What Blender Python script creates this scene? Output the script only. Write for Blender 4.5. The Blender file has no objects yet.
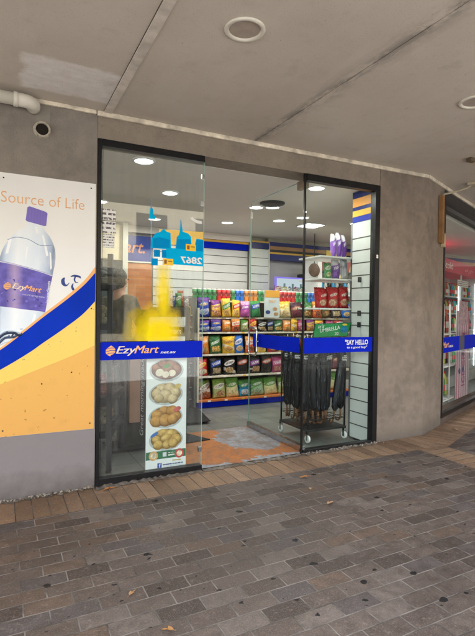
import bpy, bmesh, math, random
from mathutils import Vector, Matrix
random.seed(7)
C = bpy.context.scene.collection
PI = math.pi
R = math.radians
D = 4.007                                   # shop front plane (Y)
ANG = R(23.5)                               # the second shop front turns back by this much
AO = (4.45, 4.007)                          # where it starts
def gz(x): return .013 * (x - 1.2)          # the footpath falls to the left

# ------------------------------------------------------------------ helpers
class MB:
    def __init__(s): s.v = []; s.f = []; s.sm = []
    def add(s, vs, fs, smooth=False):
        o = len(s.v); s.v += [tuple(v) for v in vs]
        s.f += [[i + o for i in f] for f in fs]; s.sm += [smooth] * len(fs); return s
    def box(s, x0, x1, y0, y1, z0, z1):
        vs = [(x, y, z) for z in (z0, z1) for y in (y0, y1) for x in (x0, x1)]
        return s.add(vs, [(0,2,3,1),(4,5,7,6),(0,1,5,4),(2,6,7,3),(0,4,6,2),(1,3,7,5)])
    def bbox(s, x0, x1, y0, y1, z0, z1, b=.005):
        bm = bmesh.new(); bmesh.ops.create_cube(bm, size=1)
        for v in bm.verts:
            v.co = Vector(((x0+x1)/2 + v.co.x*(x1-x0), (y0+y1)/2 + v.co.y*(y1-y0), (z0+z1)/2 + v.co.z*(z1-z0)))
        bmesh.ops.bevel(bm, geom=bm.edges[:], offset=b, segments=2, affect='EDGES', profile=.7)
        bm.verts.index_update()
        s.add([v.co[:] for v in bm.verts], [[v.index for v in f.verts] for f in bm.faces]); bm.free(); return s
    def poly(s, pts): return s.add(pts, [list(range(len(pts)))])
    def xz(s, pts, y): return s.poly([(p[0], y, p[1]) for p in pts])
    def prism(s, pts, z0, z1):
        n = len(pts)
        vs = [(p[0], p[1], z0) for p in pts] + [(p[0], p[1], z1) for p in pts]
        return s.add(vs, [list(range(n))[::-1], list(range(n, 2*n))] + [(i, (i+1) % n, n+(i+1) % n, n+i) for i in range(n)])
    def tube(s, path, r, n=10, caps=True):
        path = [Vector(p) for p in path]; rs = r if isinstance(r, (list, tuple)) else [r]*len(path)
        vs = []; prev = None
        for i, p in enumerate(path):
            t = (path[min(i+1, len(path)-1)] - path[max(i-1, 0)]).normalized()
            if prev is None:
                a = Vector((0,0,1)) if abs(t.z) < .9 else Vector((1,0,0)); u = t.cross(a).normalized()
            else: u = (prev - t*prev.dot(t)).normalized()
            prev = u; w = t.cross(u)
            vs += [p + (u*math.cos(2*PI*k/n) + w*math.sin(2*PI*k/n))*rs[i] for k in range(n)]
        fs = [(i*n+k, i*n+(k+1) % n, (i+1)*n+(k+1) % n, (i+1)*n+k) for i in range(len(path)-1) for k in range(n)]
        s.add(vs, fs, True)
        if caps:
            o = len(s.v) - len(vs)
            s.f += [[o+k for k in range(n)][::-1], [o+(len(path)-1)*n+k for k in range(n)]]; s.sm += [False, False]
        return s
    def lathe(s, prof, c=(0,0,0), n=24, axis='z'):
        vs = []
        for r, h in prof:
            for k in range(n):
                a = 2*PI*k/n; x, y = r*math.cos(a), r*math.sin(a)
                vs.append((c[0]+x, c[1]+y, c[2]+h) if axis == 'z' else (c[0]+x, c[1]+h, c[2]+y))
        fs = [(i*n+k, i*n+(k+1) % n, (i+1)*n+(k+1) % n, (i+1)*n+k) for i in range(len(prof)-1) for k in range(n)]
        return s.add(vs, fs, True)
    def ell(s, cx, cz, rx, rz, y, n=28, rot=0):
        c, q = math.cos(rot), math.sin(rot)
        return s.xz([(cx + rx*math.cos(2*PI*k/n)*c - rz*math.sin(2*PI*k/n)*q, cz + rx*math.cos(2*PI*k/n)*q + rz*math.sin(2*PI*k/n)*c) for k in range(n)], y)
    def build(s, name, mat, parent=None, world=True, bevel=0):
        me = bpy.data.meshes.new(name)
        off = Vector((0,0,0)); q = parent
        while world and q is not None: off += q.location; q = q.parent
        me.from_pydata([Vector(v) - off for v in s.v], [], s.f)
        me.polygons.foreach_set('use_smooth', s.sm); me.update()
        bm = bmesh.new(); bm.from_mesh(me); bmesh.ops.recalc_face_normals(bm, faces=bm.faces[:])
        bm.to_mesh(me); bm.free()
        o = bpy.data.objects.new(name, me); C.objects.link(o); me.materials.append(mat); o.parent = parent
        if bevel:
            m = o.modifiers.new('bevel', 'BEVEL'); m.width = bevel; m.segments = 2; m.limit_method = 'ANGLE'
        return o
def tag(o, label=None, cat=None, group=None, kind=None):
    for k, v in (('label', label), ('category', cat), ('group', group), ('kind', kind)):
        if v: o[k] = v
    return o
def thing(name, loc, label, cat, rotz=0, group=None):
    o = bpy.data.objects.new(name, None); C.objects.link(o); o.empty_display_size = .1
    o.location = loc; o.rotation_euler = (0, 0, rotz); return tag(o, label, cat, group)
def struct(name, mb, mat): return tag(mb.build(name, mat), kind='structure')
def dup(root, loc, label, rotz=None):
    r = root.copy(); C.objects.link(r); r.location = loc; r['label'] = label
    if rotz is not None: r.rotation_euler = (0, 0, rotz)
    for ch in list(root.children):
        c = ch.copy(); C.objects.link(c); c.parent = r
        for g in list(ch.children):
            d = g.copy(); C.objects.link(d); d.parent = c
    return r
def frameA(t, d): return (AO[0] + t*math.cos(ANG) - d*math.sin(ANG), AO[1] + t*math.sin(ANG) + d*math.cos(ANG))

def text(name, s, x, z, w, h, y, mat, parent, shear=0, bold=0, mirror=False, rot=0, world=True, thick=.0006, heavy=0):
    """flat lettering in the XZ plane, fitted in a w x h box whose lower left corner is (x, z), facing -Y"""
    cu = bpy.data.curves.new('t', 'FONT'); cu.body = s; cu.extrude = thick; cu.shear = shear; cu.offset = bold; cu.resolution_u = 3
    to = bpy.data.objects.new('t', cu); C.objects.link(to)
    me = bpy.data.meshes.new_from_object(to.evaluated_get(bpy.context.evaluated_depsgraph_get()))
    bpy.data.objects.remove(to); bpy.data.curves.remove(cu)
    xs = [v.co.x for v in me.vertices]; ys = [v.co.y for v in me.vertices]
    x0, x1, y0, y1 = min(xs), max(xs), min(ys), max(ys)
    mb = MB(); fs = [list(p.vertices) for p in me.polygons]
    for ci, sh_ in enumerate((0, -1, 1) if heavy else (0,)):
      vs = []
      for v in me.vertices:
        a = sh_*heavy*h + (v.co.x - x0)/(x1 - x0)*w; b = (v.co.y - y0)/(y1 - y0)*h
        if mirror: a = w - a
        a, b = a*math.cos(rot) - b*math.sin(rot), a*math.sin(rot) + b*math.cos(rot)
        vs.append((x + a, y - v.co.z - ci*.00012, z + b))
      mb.add(vs, fs)
    bpy.data.meshes.remove(me)
    return mb.build(name, mat, parent, world)

# ------------------------------------------------------------------ materials
class NT:
    def __init__(s, name):
        s.m = bpy.data.materials.new(name); s.m.use_nodes = True; s.t = s.m.node_tree; s.n = s.t.nodes
        s.b = s.n['Principled BSDF']; s.out = s.n['Material Output']
    def node(s, typ, **kw):
        n = s.n.new(typ)
        for k, v in kw.items():
            if k in n.inputs: n.inputs[k].default_value = v
            else: setattr(n, k, v)
        return n
    def link(s, a, b): s.t.links.new(a, b)
    def coord(s, kind='Object'): return s.node('ShaderNodeTexCoord').outputs[kind]
    def mapping(s, src, loc=(0,0,0), rot=(0,0,0), scale=(1,1,1)):
        m = s.node('ShaderNodeMapping'); s.link(src, m.inputs[0])
        m.inputs[1].default_value = loc; m.inputs[2].default_value = rot; m.inputs[3].default_value = scale; return m.outputs[0]
    def noise(s, scale, detail=4, src=None, rough=.55):
        n = s.node('ShaderNodeTexNoise'); n.inputs['Scale'].default_value = scale; n.inputs['Detail'].default_value = detail
        n.inputs['Roughness'].default_value = rough
        if src is not None: s.link(src, n.inputs['Vector'])
        return n.outputs['Fac']
    def ramp(s, src, stops, interp='LINEAR'):
        r = s.node('ShaderNodeValToRGB'); r.color_ramp.interpolation = interp; e = r.color_ramp.elements
        while len(e) < len(stops): e.new(.5)
        for el, (p, c) in zip(e, stops):
            el.position = p; el.color = (c[0], c[1], c[2], 1) if hasattr(c, '__len__') else (c, c, c, 1)
        s.link(src, r.inputs[0]); return r.outputs[0]
    def mix(s, fac, a, b, mode='MIX'):
        m = s.node('ShaderNodeMix', data_type='RGBA', blend_type=mode)
        for sock, v in ((m.inputs[0], fac), (m.inputs[6], a), (m.inputs[7], b)):
            if hasattr(v, 'node'): s.link(v, sock)
            elif hasattr(v, '__len__'): sock.default_value = (v[0], v[1], v[2], 1)
            else: sock.default_value = v
        return m.outputs[2]
    def math(s, op, a, b=0, c=None):
        m = s.node('ShaderNodeMath', operation=op)
        for i, v in enumerate((a, b) + ((c,) if c is not None else ())):
            if hasattr(v, 'node'): s.link(v, m.inputs[i])
            else: m.inputs[i].default_value = v
        return m.outputs[0]
    def sep(s, src):
        n = s.node('ShaderNodeSeparateXYZ'); s.link(src, n.inputs[0]); return n.outputs
    def bump(s, h, strength=.3, dist=.01):
        b = s.node('ShaderNodeBump'); b.inputs['Strength'].default_value = strength; b.inputs['Distance'].default_value = dist
        s.link(h, b.inputs['Height']); s.link(b.outputs[0], s.b.inputs['Normal'])
    def base(s, c, rough=.6, metal=0):
        if hasattr(c, 'node'): s.link(c, s.b.inputs['Base Color'])
        else: s.b.inputs['Base Color'].default_value = (c[0], c[1], c[2], 1)
        s.b.inputs['Roughness'].default_value = rough; s.b.inputs['Metallic'].default_value = metal; return s
def mul(c, k): return tuple(x*k for x in c)
_mc = {}
def P(c, rough=.5, var=.12, scale=6, metal=0, bump=0, spec=.25):
    """plain paint or plastic with a little wear"""
    key = (tuple(c), rough, var, scale, metal, bump, spec)
    if key in _mc: return _mc[key]
    k = NT('surface'); n = k.noise(scale, 5, k.coord())
    k.base(k.ramp(n, [(.3, mul(c, 1-var)), (.7, mul(c, 1+var*.6))]), rough, metal); k.b.inputs['Specular IOR Level'].default_value = spec
    if bump: k.bump(k.noise(scale*12, 4, k.coord()), bump, .004)
    _mc[key] = k.m; return k.m
def emit(c, st):
    k = NT('lamp_glow'); k.n.remove(k.b); e = k.node('ShaderNodeEmission', Strength=st); e.inputs[0].default_value = (*c, 1)
    k.link(e.outputs[0], k.out.inputs[0]); return k.m
def glass_mat(tint=(.93,.97,.95), refl=.05, dirt=.05, graze=.9):
    k = NT('glass'); k.n.remove(k.b)
    tr = k.node('ShaderNodeBsdfTransparent'); tr.inputs[0].default_value = (*tint, 1)
    gl = k.node('ShaderNodeBsdfGlossy'); gl.inputs['Roughness'].default_value = .0; gl.inputs[0].default_value = (1,1,1,1)
    lw = k.node('ShaderNodeLayerWeight')                      # Schlick reflectance, the same from both sides of the pane
    f = k.math('MULTIPLY_ADD', k.math('POWER', lw.outputs['Facing'], 5), graze, refl)
    m = k.node('ShaderNodeMixShader'); k.link(f, m.inputs[0]); k.link(tr.outputs[0], m.inputs[1]); k.link(gl.outputs[0], m.inputs[2])
    df = k.node('ShaderNodeBsdfDiffuse'); df.inputs[0].default_value = (.6,.62,.6,1)
    co = k.mapping(k.coord(), scale=(9, 9, .9))
    dn = k.ramp(k.noise(2.2, 6, co), [(.45, dirt*.08), (.85, dirt*1.6)])
    m2 = k.node('ShaderNodeMixShader'); k.link(dn, m2.inputs[0]); k.link(m.outputs[0], m2.inputs[1]); k.link(df.outputs[0], m2.inputs[2])
    k.link(m2.outputs[0], k.out.inputs[0]); return k.m

def wall_mat(c, dark, name, seed=0, low=None):
    k = NT(name); co = k.mapping(k.coord(), loc=(seed, seed*2, 0))
    n1 = k.noise(1.1, 6, co, .62); n2 = k.noise(9, 5, co); n3 = k.noise(70, 3, co)
    st = k.noise(1.0, 5, k.mapping(k.coord(), loc=(seed,0,0), scale=(7, 7, .5)), .6)
    col = k.mix(k.ramp(n1, [(.35, 0), (.66, 1)]), c, dark)
    col = k.mix(k.ramp(st, [(.55, 0), (.8, .45)]), col, mul(dark, .75))
    n4 = k.noise(2.6, 8, k.mapping(k.coord(), loc=(seed+4, 0, seed)), .7)
    col = k.mix(k.ramp(n4, [(.50, 0), (.64, .55)]), col, mul(dark, .78))
    col = k.mix(k.ramp(n2, [(.32, .35), (.56, 0)]), col, mul(c, 1.25))
    fl = k.ramp(k.noise(34, 2, k.mapping(k.coord(), loc=(seed, 3, 0))), [(.77, 0), (.79, .75)]); zz_ = k.sep(k.coord())[2]
    col = k.mix(k.math('MULTIPLY', fl, k.ramp(zz_, [(.5, 1), (1.2, .15)])), col, (.55,.53,.49))
    col = k.mix(k.ramp(k.noise(95, 4, co, .7), [(.32, .55), (.45, 0)]), col, mul(dark, .6))
    sp = k.ramp(k.noise(26, 2, co), [(.73, 0), (.76, .8)])
    col = k.mix(sp, col, mul(dark, .5))
    if low:
        z = k.sep(k.coord())[2]
        col = k.mix(k.ramp(z, [(low[0], 1), (low[0]+.12, 0)]), col, low[1])
        # splash dirt at the foot of the wall
        d = k.math('ADD', z, k.math('MULTIPLY', n2, .25)); col = k.mix(k.ramp(d, [(.10, .7), (.34, 0)]), col, (.07,.06,.05))
    k.base(col, .85); k.bump(k.math('ADD', n3, k.math('MULTIPLY', n2, 2)), .35, .004); return k.m

def paver_mat(cols, mortar, bw, rh, loc=(0,0,0), rot=0, offset=.5, stain=.5, gum=True, name='pavers'):
    k = NT(name); g = k.coord(); co = k.mapping(g, loc=loc, rot=(0,0,rot))
    wob = k.node('ShaderNodeTexNoise'); wob.inputs['Scale'].default_value = 9; k.link(co, wob.inputs['Vector'])
    wv = k.node('ShaderNodeVectorMath', operation='MULTIPLY_ADD'); k.link(wob.outputs['Color'], wv.inputs[0]); wv.inputs[1].default_value = (.006,.006,0); k.link(co, wv.inputs[2])
    b = k.node('ShaderNodeTexBrick', offset=offset, offset_frequency=2, squash=1)
    k.link(wv.outputs[0], b.inputs['Vector'])
    for nm, v in (('Scale', 1), ('Mortar Size', .0042), ('Mortar Smooth', .35), ('Bias', 0), ('Brick Width', bw), ('Row Height', rh)): b.inputs[nm].default_value = v
    b.inputs['Color1'].default_value = (0,0,0,1); b.inputs['Color2'].default_value = (1,1,1,1); b.inputs['Mortar'].default_value = (.5,.5,.5,1)
    n = len(cols); tint = k.ramp(b.outputs['Color'], [(i/n, c) for i, c in enumerate(cols)], 'CONSTANT')
    fine = k.noise(160, 3, co); mid = k.noise(14, 6, co, .65); big = k.noise(.9, 5, co)
    col = k.mix(k.ramp(mid, [(.3, .6), (.66, 0)]), tint, mul(cols[0], .45))
    sc2 = k.noise(42, 4, co, .7); col = k.mix(k.ramp(sc2, [(.56, 0), (.72, .5)]), col, mul(cols[-1], 1.5))
    col = k.mix(k.ramp(fine, [(.35, .3), (.5, 0)]), col, mul(cols[-1], 1.5))
    col = k.mix(k.ramp(fine, [(.58, 0), (.72, .35)]), col, mul(cols[0], .5))
    col = k.mix(k.ramp(big, [(.42, 0), (.68, stain)]), col, mul(cols[0], .62))
    grit = k.math('MULTIPLY', k.ramp(b.outputs['Fac'], [(.02, 0), (.35, 1)]), k.ramp(k.noise(55, 3, co), [(.45, 0), (.6, .7)])); col = k.mix(grit, col, mul(cols[-1], 1.6))
    mcol = k.mix(k.ramp(k.noise(5, 4, co), [(.4, 0), (.62, 1)]), mortar, mul(mortar, .3))
    col = k.mix(b.outputs['Fac'], col, mcol)
    if gum:
        for sc, rad, keep in ((2.1, .046, .50), (3.6, .042, .66), (9, .05, .86)):
            v = k.node('ShaderNodeTexVoronoi', voronoi_dimensions='2D', Scale=sc); gw = k.node('ShaderNodeTexNoise'); gw.inputs['Scale'].default_value = 26; k.link(g, gw.inputs['Vector'])
            ga = k.node('ShaderNodeVectorMath', operation='MULTIPLY_ADD'); k.link(gw.outputs['Color'], ga.inputs[0]); ga.inputs[1].default_value = (.045,.045,0); k.link(k.mapping(g, loc=(sc*3, sc, 0), scale=(1, 1.25, 0)), ga.inputs[2])
            k.link(ga.outputs[0], v.inputs['Vector'])
            d = k.math('ADD', v.outputs['Distance'], k.math('MULTIPLY', mid, .05))
            on = k.math('LESS_THAN', d, rad + .028)
            sel = k.math('GREATER_THAN', k.sep(v.outputs['Color'])[0], keep)
            col = k.mix(k.math('MULTIPLY', k.math('MULTIPLY', on, sel), .95), col, (.004,.004,.005))
    k.base(col, .72); k.b.inputs['Specular IOR Level'].default_value = .3
    k.link(k.ramp(mid, [(.3, .46), (.7, .78)]), k.b.inputs['Roughness'])
    h = k.math('ADD', k.math('MULTIPLY', b.outputs['Fac'], -1), k.math('ADD', k.math('MULTIPLY', fine, .22), k.math('MULTIPLY', mid, .35)))
    h = k.math('ADD', h, k.math('MULTIPLY', k.sep(b.outputs['Color'])[0], .25))
    k.bump(h, .8, .005); return k.m

def soffit_mat():
    k = NT('painted_soffit'); co = k.coord()
    n1 = k.noise(.7, 6, co, .6); n2 = k.noise(6, 6, co, .65); n3 = k.noise(120, 2, co)
    col = k.mix(k.ramp(n1, [(.35, 0), (.7, 1)]), (.66,.605,.53), (.54,.485,.415))
    col = k.mix(k.ramp(n2, [(.55, 0), (.8, .35)]), col, (.42,.37,.315))
    spot = k.ramp(k.noise(22, 2, co), [(.74, 0), (.77, .8)]); col = k.mix(spot, col, (.18,.15,.12))
    x, y, z = k.sep(co)
    seam = k.math('ABSOLUTE', k.math('SUBTRACT', x, 2.15))
    near = k.math('MULTIPLY', k.ramp(seam, [(.008, 1), (.07, .3), (.13, 0)]), k.ramp(k.noise(7, 8, k.mapping(co, scale=(1,.35,1)), .72), [(.44, 0), (.56, 1)]))
    col = k.mix(k.math('MULTIPLY', near, .7), col, (.14,.12,.10))
    wob = k.math('MULTIPLY', k.math('SUBTRACT', k.noise(5, 6, co, .6), .5), .55)
    pd = k.math('MAXIMUM', k.math('DIVIDE', k.math('ABSOLUTE', k.math('SUBTRACT', x, .47)), .36), k.math('DIVIDE', k.math('ABSOLUTE', k.math('ADD', y, .44)), .27))
    patch = k.math('MULTIPLY', k.ramp(k.math('ADD', pd, wob), [(.86, 1), (1.0, 0)]), k.math('LESS_THAN', x, .751))
    brush = k.noise(9, 5, k.mapping(co, scale=(1, 2.2, 1)), .6)
    col = k.mix(patch, col, k.ramp(brush, [(.3, (.72,.68,.64)), (.7, (.84,.81,.78))]))
    streak = k.noise(2.2, 6, k.mapping(co, rot=(0,0,.45), scale=(4, .45, 1)), .6)
    col = k.mix(k.ramp(streak, [(.52, 0), (.72, .3)]), col, (.66,.61,.54))
    st2 = k.noise(3.3, 7, k.mapping(co, loc=(7,2,0)), .68)
    col = k.mix(k.ramp(st2, [(.58, 0), (.74, .4)]), col, (.33,.29,.245))
    pores = k.ramp(k.noise(85, 4, co, .7), [(.30, .5), (.42, 0)]); col = k.mix(pores, col, (.26,.23,.19))
    k.base(col, .7); k.bump(k.math('ADD', n3, n2), .12, .003); return k.m

def tile_floor():
    k = NT('floor_tiles'); co = k.coord()
    b = k.node('ShaderNodeTexBrick', offset=0, squash=1); k.link(co, b.inputs['Vector'])
    for nm, v in (('Scale', 1), ('Mortar Size', .004), ('Mortar Smooth', .1), ('Brick Width', .3), ('Row Height', .3)): b.inputs[nm].default_value = v
    b.inputs['Color1'].default_value = (.15,.16,.15,1); b.inputs['Color2'].default_value = (.19,.2,.19,1); b.inputs['Mortar'].default_value = (.04,.04,.04,1)
    col = k.mix(k.ramp(k.noise(4, 5, co), [(.4, 0), (.75, .5)]), b.outputs['Color'], (.08,.08,.075))
    k.base(col, .35); return k.m

def threshold_mat():
    k = NT('worn_painted_concrete'); co = k.coord(); x, y, z = k.sep(co)
    n = k.noise(3.2, 7, co, .6); n2 = k.noise(30, 5, co)
    # worn away to bare grey toward the door and along the edges
    dx = k.math('SUBTRACT', x, 2.52); dy = k.math('SUBTRACT', y, 4.85)
    d = k.math('SQRT', k.math('ADD', k.math('MULTIPLY', k.math('MULTIPLY', dx, dx), 4.2), k.math('MULTIPLY', k.math('MULTIPLY', dy, dy), 1.9)))
    f = k.math('ADD', d, k.math('MULTIPLY', k.math('SUBTRACT', n, .5), 1.25))
    grey = k.ramp(n2, [(.3, (.17,.18,.2)), (.7, (.30,.31,.34))])
    brown = k.mix(k.ramp(k.noise(4, 4, k.mapping(co, loc=(3,1,0))), [(.5, 0), (.58, .7)]), grey, (.16,.12,.09))
    orange = k.ramp(n2, [(.3, (.29,.095,.018)), (.7, (.43,.15,.03))])
    col = k.mix(k.ramp(f, [(.70, 0), (.73, 1)]), brown, orange)
    spots = k.noise(1.9, 8, k.mapping(co, loc=(5,2,0)), .68); col = k.mix(k.ramp(spots, [(.57, 0), (.59, .9)]), col, grey)
    col = k.mix(k.ramp(k.noise(8, 6, co, .7), [(.44, 0), (.68, .75)]), col, (.14,.095,.065))
    e = k.ramp(k.math('ADD', y, k.math('MULTIPLY', k.noise(5, 5, co), .3)), [(0.0, 1), (1, 1)])
    edge = k.math('LESS_THAN', k.math('ADD', y, k.math('MULTIPLY', k.math('SUBTRACT', n, .5), .7)), 4.10)
    col = k.mix(edge, col, grey)
    k.base(col, .6); k.bump(n2, .25, .004); return k.m

M = dict(
    left_wall=wall_mat((.27,.24,.205), (.205,.18,.155), 'painted_render', 0, (.62, (.235,.21,.215))),
    header=wall_mat((.29,.245,.195), (.23,.195,.155), 'painted_render', 5),
    pillar=wall_mat((.275,.226,.182), (.17,.138,.110), 'painted_render', 9, (.0, (.2,.18,.16))),
    soffit=soffit_mat(),
    cornice=P((.74,.67,.54), .6, .45, 9),
    strip=P((.66,.61,.54), .6, .3, 7),
    pave=paver_mat([(.064,.047,.039),(.110,.084,.070),(.092,.069,.058),(.124,.096,.081),(.110,.083,.069),(.132,.089,.064),(.093,.078,.075),(.158,.128,.110)], (.21,.185,.165), .23, .112),
    tan=paver_mat([(.175,.11,.068),(.26,.165,.10),(.215,.138,.09),(.30,.20,.13)], (.12,.10,.085), .115, 2.2, (0, -2.5, 0), 0, 0, .35, False, 'tan_pavers'),
    tan_y=paver_mat([(.175,.11,.068),(.26,.165,.10),(.215,.138,.09),(.30,.20,.13)], (.12,.10,.085), .115, 3.9, (.5, -3.93, 0), -PI/2, 0, .35, False, 'tan_pavers'),
    tan_a=paver_mat([(.175,.11,.068),(.26,.165,.10),(.215,.138,.09),(.30,.20,.13)], (.12,.10,.085), .115, 3.9, (0, -2.0, 0), -ANG, 0, .35, False, 'tan_pavers'),
    mortar=P((.17,.145,.12), .9, .6, 22, 0, .8),
    rubble=P((.34,.30,.25), .9, .5, 30),
    black=P((.012,.012,.013), .35, .3, 20), rubber=P((.02,.02,.02), .7),
    blackgloss=P((.01,.011,.014), .18), dark=P((.03,.032,.035), .5),
    steel=P((.55,.56,.57), .25, .2, 25, 1), chrome=P((.75,.76,.77), .12, .05, 10, 1),
    white=P((.80,.80,.78), .4, .06), offwhite=P((.72,.70,.64), .45, .1), pvc=P((.74,.71,.62), .35, .12, 5),
    paper=P((.82,.82,.80), .7, .05), blue=P((.003,.018,.50), .55, .1, 4, 0, 0, .06), navy=P((.012,.025,.16), .4), orange=P((.72,.33,.08), .4, .08),
    logo=P((.88,.45,.16), .45, .06), yellow=P((.84,.62,.10), .45, .08), gold=P((.70,.43,.06), .45, .1),
    cyan=P((.0,.44,.80), .6, .12, 3, 0, 0, .05), cyan_d=P((.0,.27,.62), .6, .12, 3, 0, 0, .05), lilac=P((.2,.12,.75), .4),
    glass=glass_mat((.95,.98,.97), .048, .032), glass_door=glass_mat((.945,.98,.965), .007, .006), glass_far=glass_mat((.96,.98,.97), .005, .004, .3), edge=P((.30,.48,.42), .15, .1, 5, 0, 0, .6),
    slat=P((.66,.69,.67), .4, .08, 2), groove=P((.09,.09,.085), .7), shelf=P((.68,.64,.52), .5, .12),
    green=P((.02,.30,.09), .4), red=P((.55,.03,.04), .35), cold=P((.62,.02,.075), .3, .2, 3), wood=P((.30,.155,.06), .6, .35, 6),
    ceil=P((.78,.74,.68), .7, .06, 1), inner=P((.50,.49,.46), .7, .1, 1), steelgrey=P((.22,.24,.25), .4),
    yellow_reflection=None, lamp=emit((1,.98,.94), 9), purple_glow=emit((.35,.25,1), .9), price_glow=emit((.8,.9,1), .75),
    skin=P((.45,.27,.19), .5), hair=P((.15,.135,.11), .7, .6, 60, 0, .8), jacket=P((.16,.14,.095), .85, .5, 7, 0, .6), trousers=P((.02,.025,.04), .8),
)
def reflection_mat():  # soft yellow blobs painted as a street reflection in the pane
    k = NT('painted_yellow_reflection'); c = k.coord(); x, y, z = k.sep(c); n = k.noise(5.5, 5, c, .55)
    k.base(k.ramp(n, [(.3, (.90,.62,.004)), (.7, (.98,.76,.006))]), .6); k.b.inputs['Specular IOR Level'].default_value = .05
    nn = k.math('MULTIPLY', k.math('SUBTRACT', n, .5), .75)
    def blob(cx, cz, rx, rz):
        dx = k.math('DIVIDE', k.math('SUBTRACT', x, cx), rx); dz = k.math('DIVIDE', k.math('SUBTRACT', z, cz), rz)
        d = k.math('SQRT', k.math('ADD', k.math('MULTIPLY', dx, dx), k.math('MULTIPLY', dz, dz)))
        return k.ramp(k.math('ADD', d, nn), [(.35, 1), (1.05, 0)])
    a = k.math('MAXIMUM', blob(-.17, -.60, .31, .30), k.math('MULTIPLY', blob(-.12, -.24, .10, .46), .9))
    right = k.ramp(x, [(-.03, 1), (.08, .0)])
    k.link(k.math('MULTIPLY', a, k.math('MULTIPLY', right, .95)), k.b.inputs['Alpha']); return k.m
M['yellow_reflection'] = reflection_mat()
M['lamp_soft'] = emit((.95,1,1), 5)
q = NT('lit_header'); n = q.noise(2.5, 4, q.coord()); c_ = q.ramp(n, [(.3, (.36,.004,.03)), (.7, (.50,.010,.06))]); q.base(c_, .4); q.link(c_, q.b.inputs['Emission Color']); q.b.inputs['Emission Strength'].default_value = .15; M['cold_lit'] = q.m
def lines_mat(paper, ink, scale=40, thresh=.5):
    """unreadable small print: broken rows of dark marks"""
    k = NT('small_print'); x, y, z = k.sep(k.coord())
    row = k.math('SINE', k.math('MULTIPLY', z, scale*6.28)); on = k.math('GREATER_THAN', row, .1)
    n = k.noise(1, 2, k.mapping(k.coord(), scale=(scale*2.6, 0, scale)))
    w = k.math('GREATER_THAN', n, thresh)
    k.base(k.mix(k.math('MULTIPLY', on, w), paper, ink), .6); return k.m
M['print'] = lines_mat((.80,.80,.78), (.08,.08,.09), 45, .48); M['print_big'] = lines_mat((.80,.80,.78), (.13,.12,.13), 26, .47)
M['print_white'] = lines_mat((.012,.028,.55), (.8,.8,.8), 60, .5)

# ------------------------------------------------------------------ ground, footpath, road
def sheet(name, pts, mat, z=0): return struct(name, MB().poly([(x, y, gz(x) + z) for x, y in pts]), mat)
road_m = NT('asphalt'); road_m.base(road_m.ramp(road_m.noise(60, 4, road_m.coord()), [(.3, (.34,.33,.31)), (.7, (.44,.425,.40))]), .9); road_m = road_m.m
conc = P((.42,.40,.37), .85, .25, 3, 0, .3)
YF = -1.6                                                     # kerb line
no = (math.sin(ANG), -math.cos(ANG))
def L1(x): return AO[1] + no[1]*.36 + (x - AO[0] - no[0]*.36)*math.tan(ANG)
def L0(x): return AO[1] + (x - AO[0])*math.tan(ANG)
sheet('footpath', [(-14, YF), (3.93, YF), (3.93, 3.60), (-14, 3.60)], M['pave'])
sheet('footpath', [(4.28, YF), (16, YF), (16, L1(16)), (4.28, L1(4.28))], M['pave'])
sheet('paved_border', [(-14, 3.60), (4.28, 3.60), (4.28, 4.007), (-14, 4.007)], M['tan'])
sheet('paved_border', [(3.93, YF), (4.28, YF), (4.28, 3.60), (3.93, 3.60)], M['tan_y'])
sheet('paved_border', [(4.28, L1(4.28)), (16, L1(16)), (16, L0(16)), (4.45, 4.007), (4.28, 4.007)], M['tan_a'])
struct('kerb', MB().add([(x, y, gz(x) + z) for x in (-14, 16) for y, z in ((YF, -.003), (YF-.15, -.01), (YF-.16, -.14), (YF, -.14))],
       [(0,1,5,4), (1,2,6,5), (0,4,7,3), (2,3,7,6), (0,3,2,1), (4,5,6,7)]), conc)
struct('road', MB().poly([(-300, -300, -.14), (300, -300, -.14), (300, 300, -.34), (-300, 300, -.34)]), road_m)

# rough mortar joint and rubble along the foot of the shop front
def mortar(name, x0, x1, y0, y1, h, label):
    mb = MB(); n = int((x1-x0)/.025); top = []; bot = []
    for i in range(n+1):
        x = x0 + (x1-x0)*i/n; top.append((x, y1, gz(x) + h*random.uniform(.3, 1.2))); bot.append((x, y0 + random.uniform(-.012, .04), gz(x) + .004))
    mb.add(top + bot, [(i, i+1, n+2+i, n+1+i) for i in range(n)])
    return tag(mb.build(name, M['mortar']), label, 'mortar')
mortar('mortar_strip', -1.5, .705, 3.965, 4.004, .028, 'crumbling mortar strip at the foot of the wall under the poster board')
mortar('mortar_strip', .712, 1.64, 3.93, 4.004, .02, 'broken concrete strip under the left shop window')
mortar('mortar_strip', 1.66, 2.72, 3.94, 4.02, .012, 'worn mortar edge between the orange threshold and the tan pavers')
mortar('mortar_strip', 2.73, 3.71, 3.93, 4.002, .024, 'crumbling mortar strip under the right shop window by the door')
mb = MB()
for i in range(260):
    if i < 190: x = random.uniform(-1.2, .70); y = 3.985 - abs(random.gauss(0, .022))
    else: x = random.uniform(2.75, 3.75); y = 3.975 - abs(random.gauss(0, .03))
    r = random.uniform(.003, .011); c = Vector((x, y, gz(x) + .02 + r*.2))
    vs = [c + Vector((random.uniform(.5,1.3)*a, random.uniform(.5,1.3)*b, random.uniform(.4,1)*d))*r for a, b, d in ((1,0,0),(-1,0,0),(0,1,0),(0,-1,0),(0,0,1),(0,0,-1))]
    mb.add(vs, [(0,2,4),(2,1,4),(1,3,4),(3,0,4),(2,0,5),(1,2,5),(3,1,5),(0,3,5)])
tag(mb.build('rubble', M['rubble']), 'loose pale rubble and grit along the foot of the wall', 'rubble', None, 'stuff')

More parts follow.
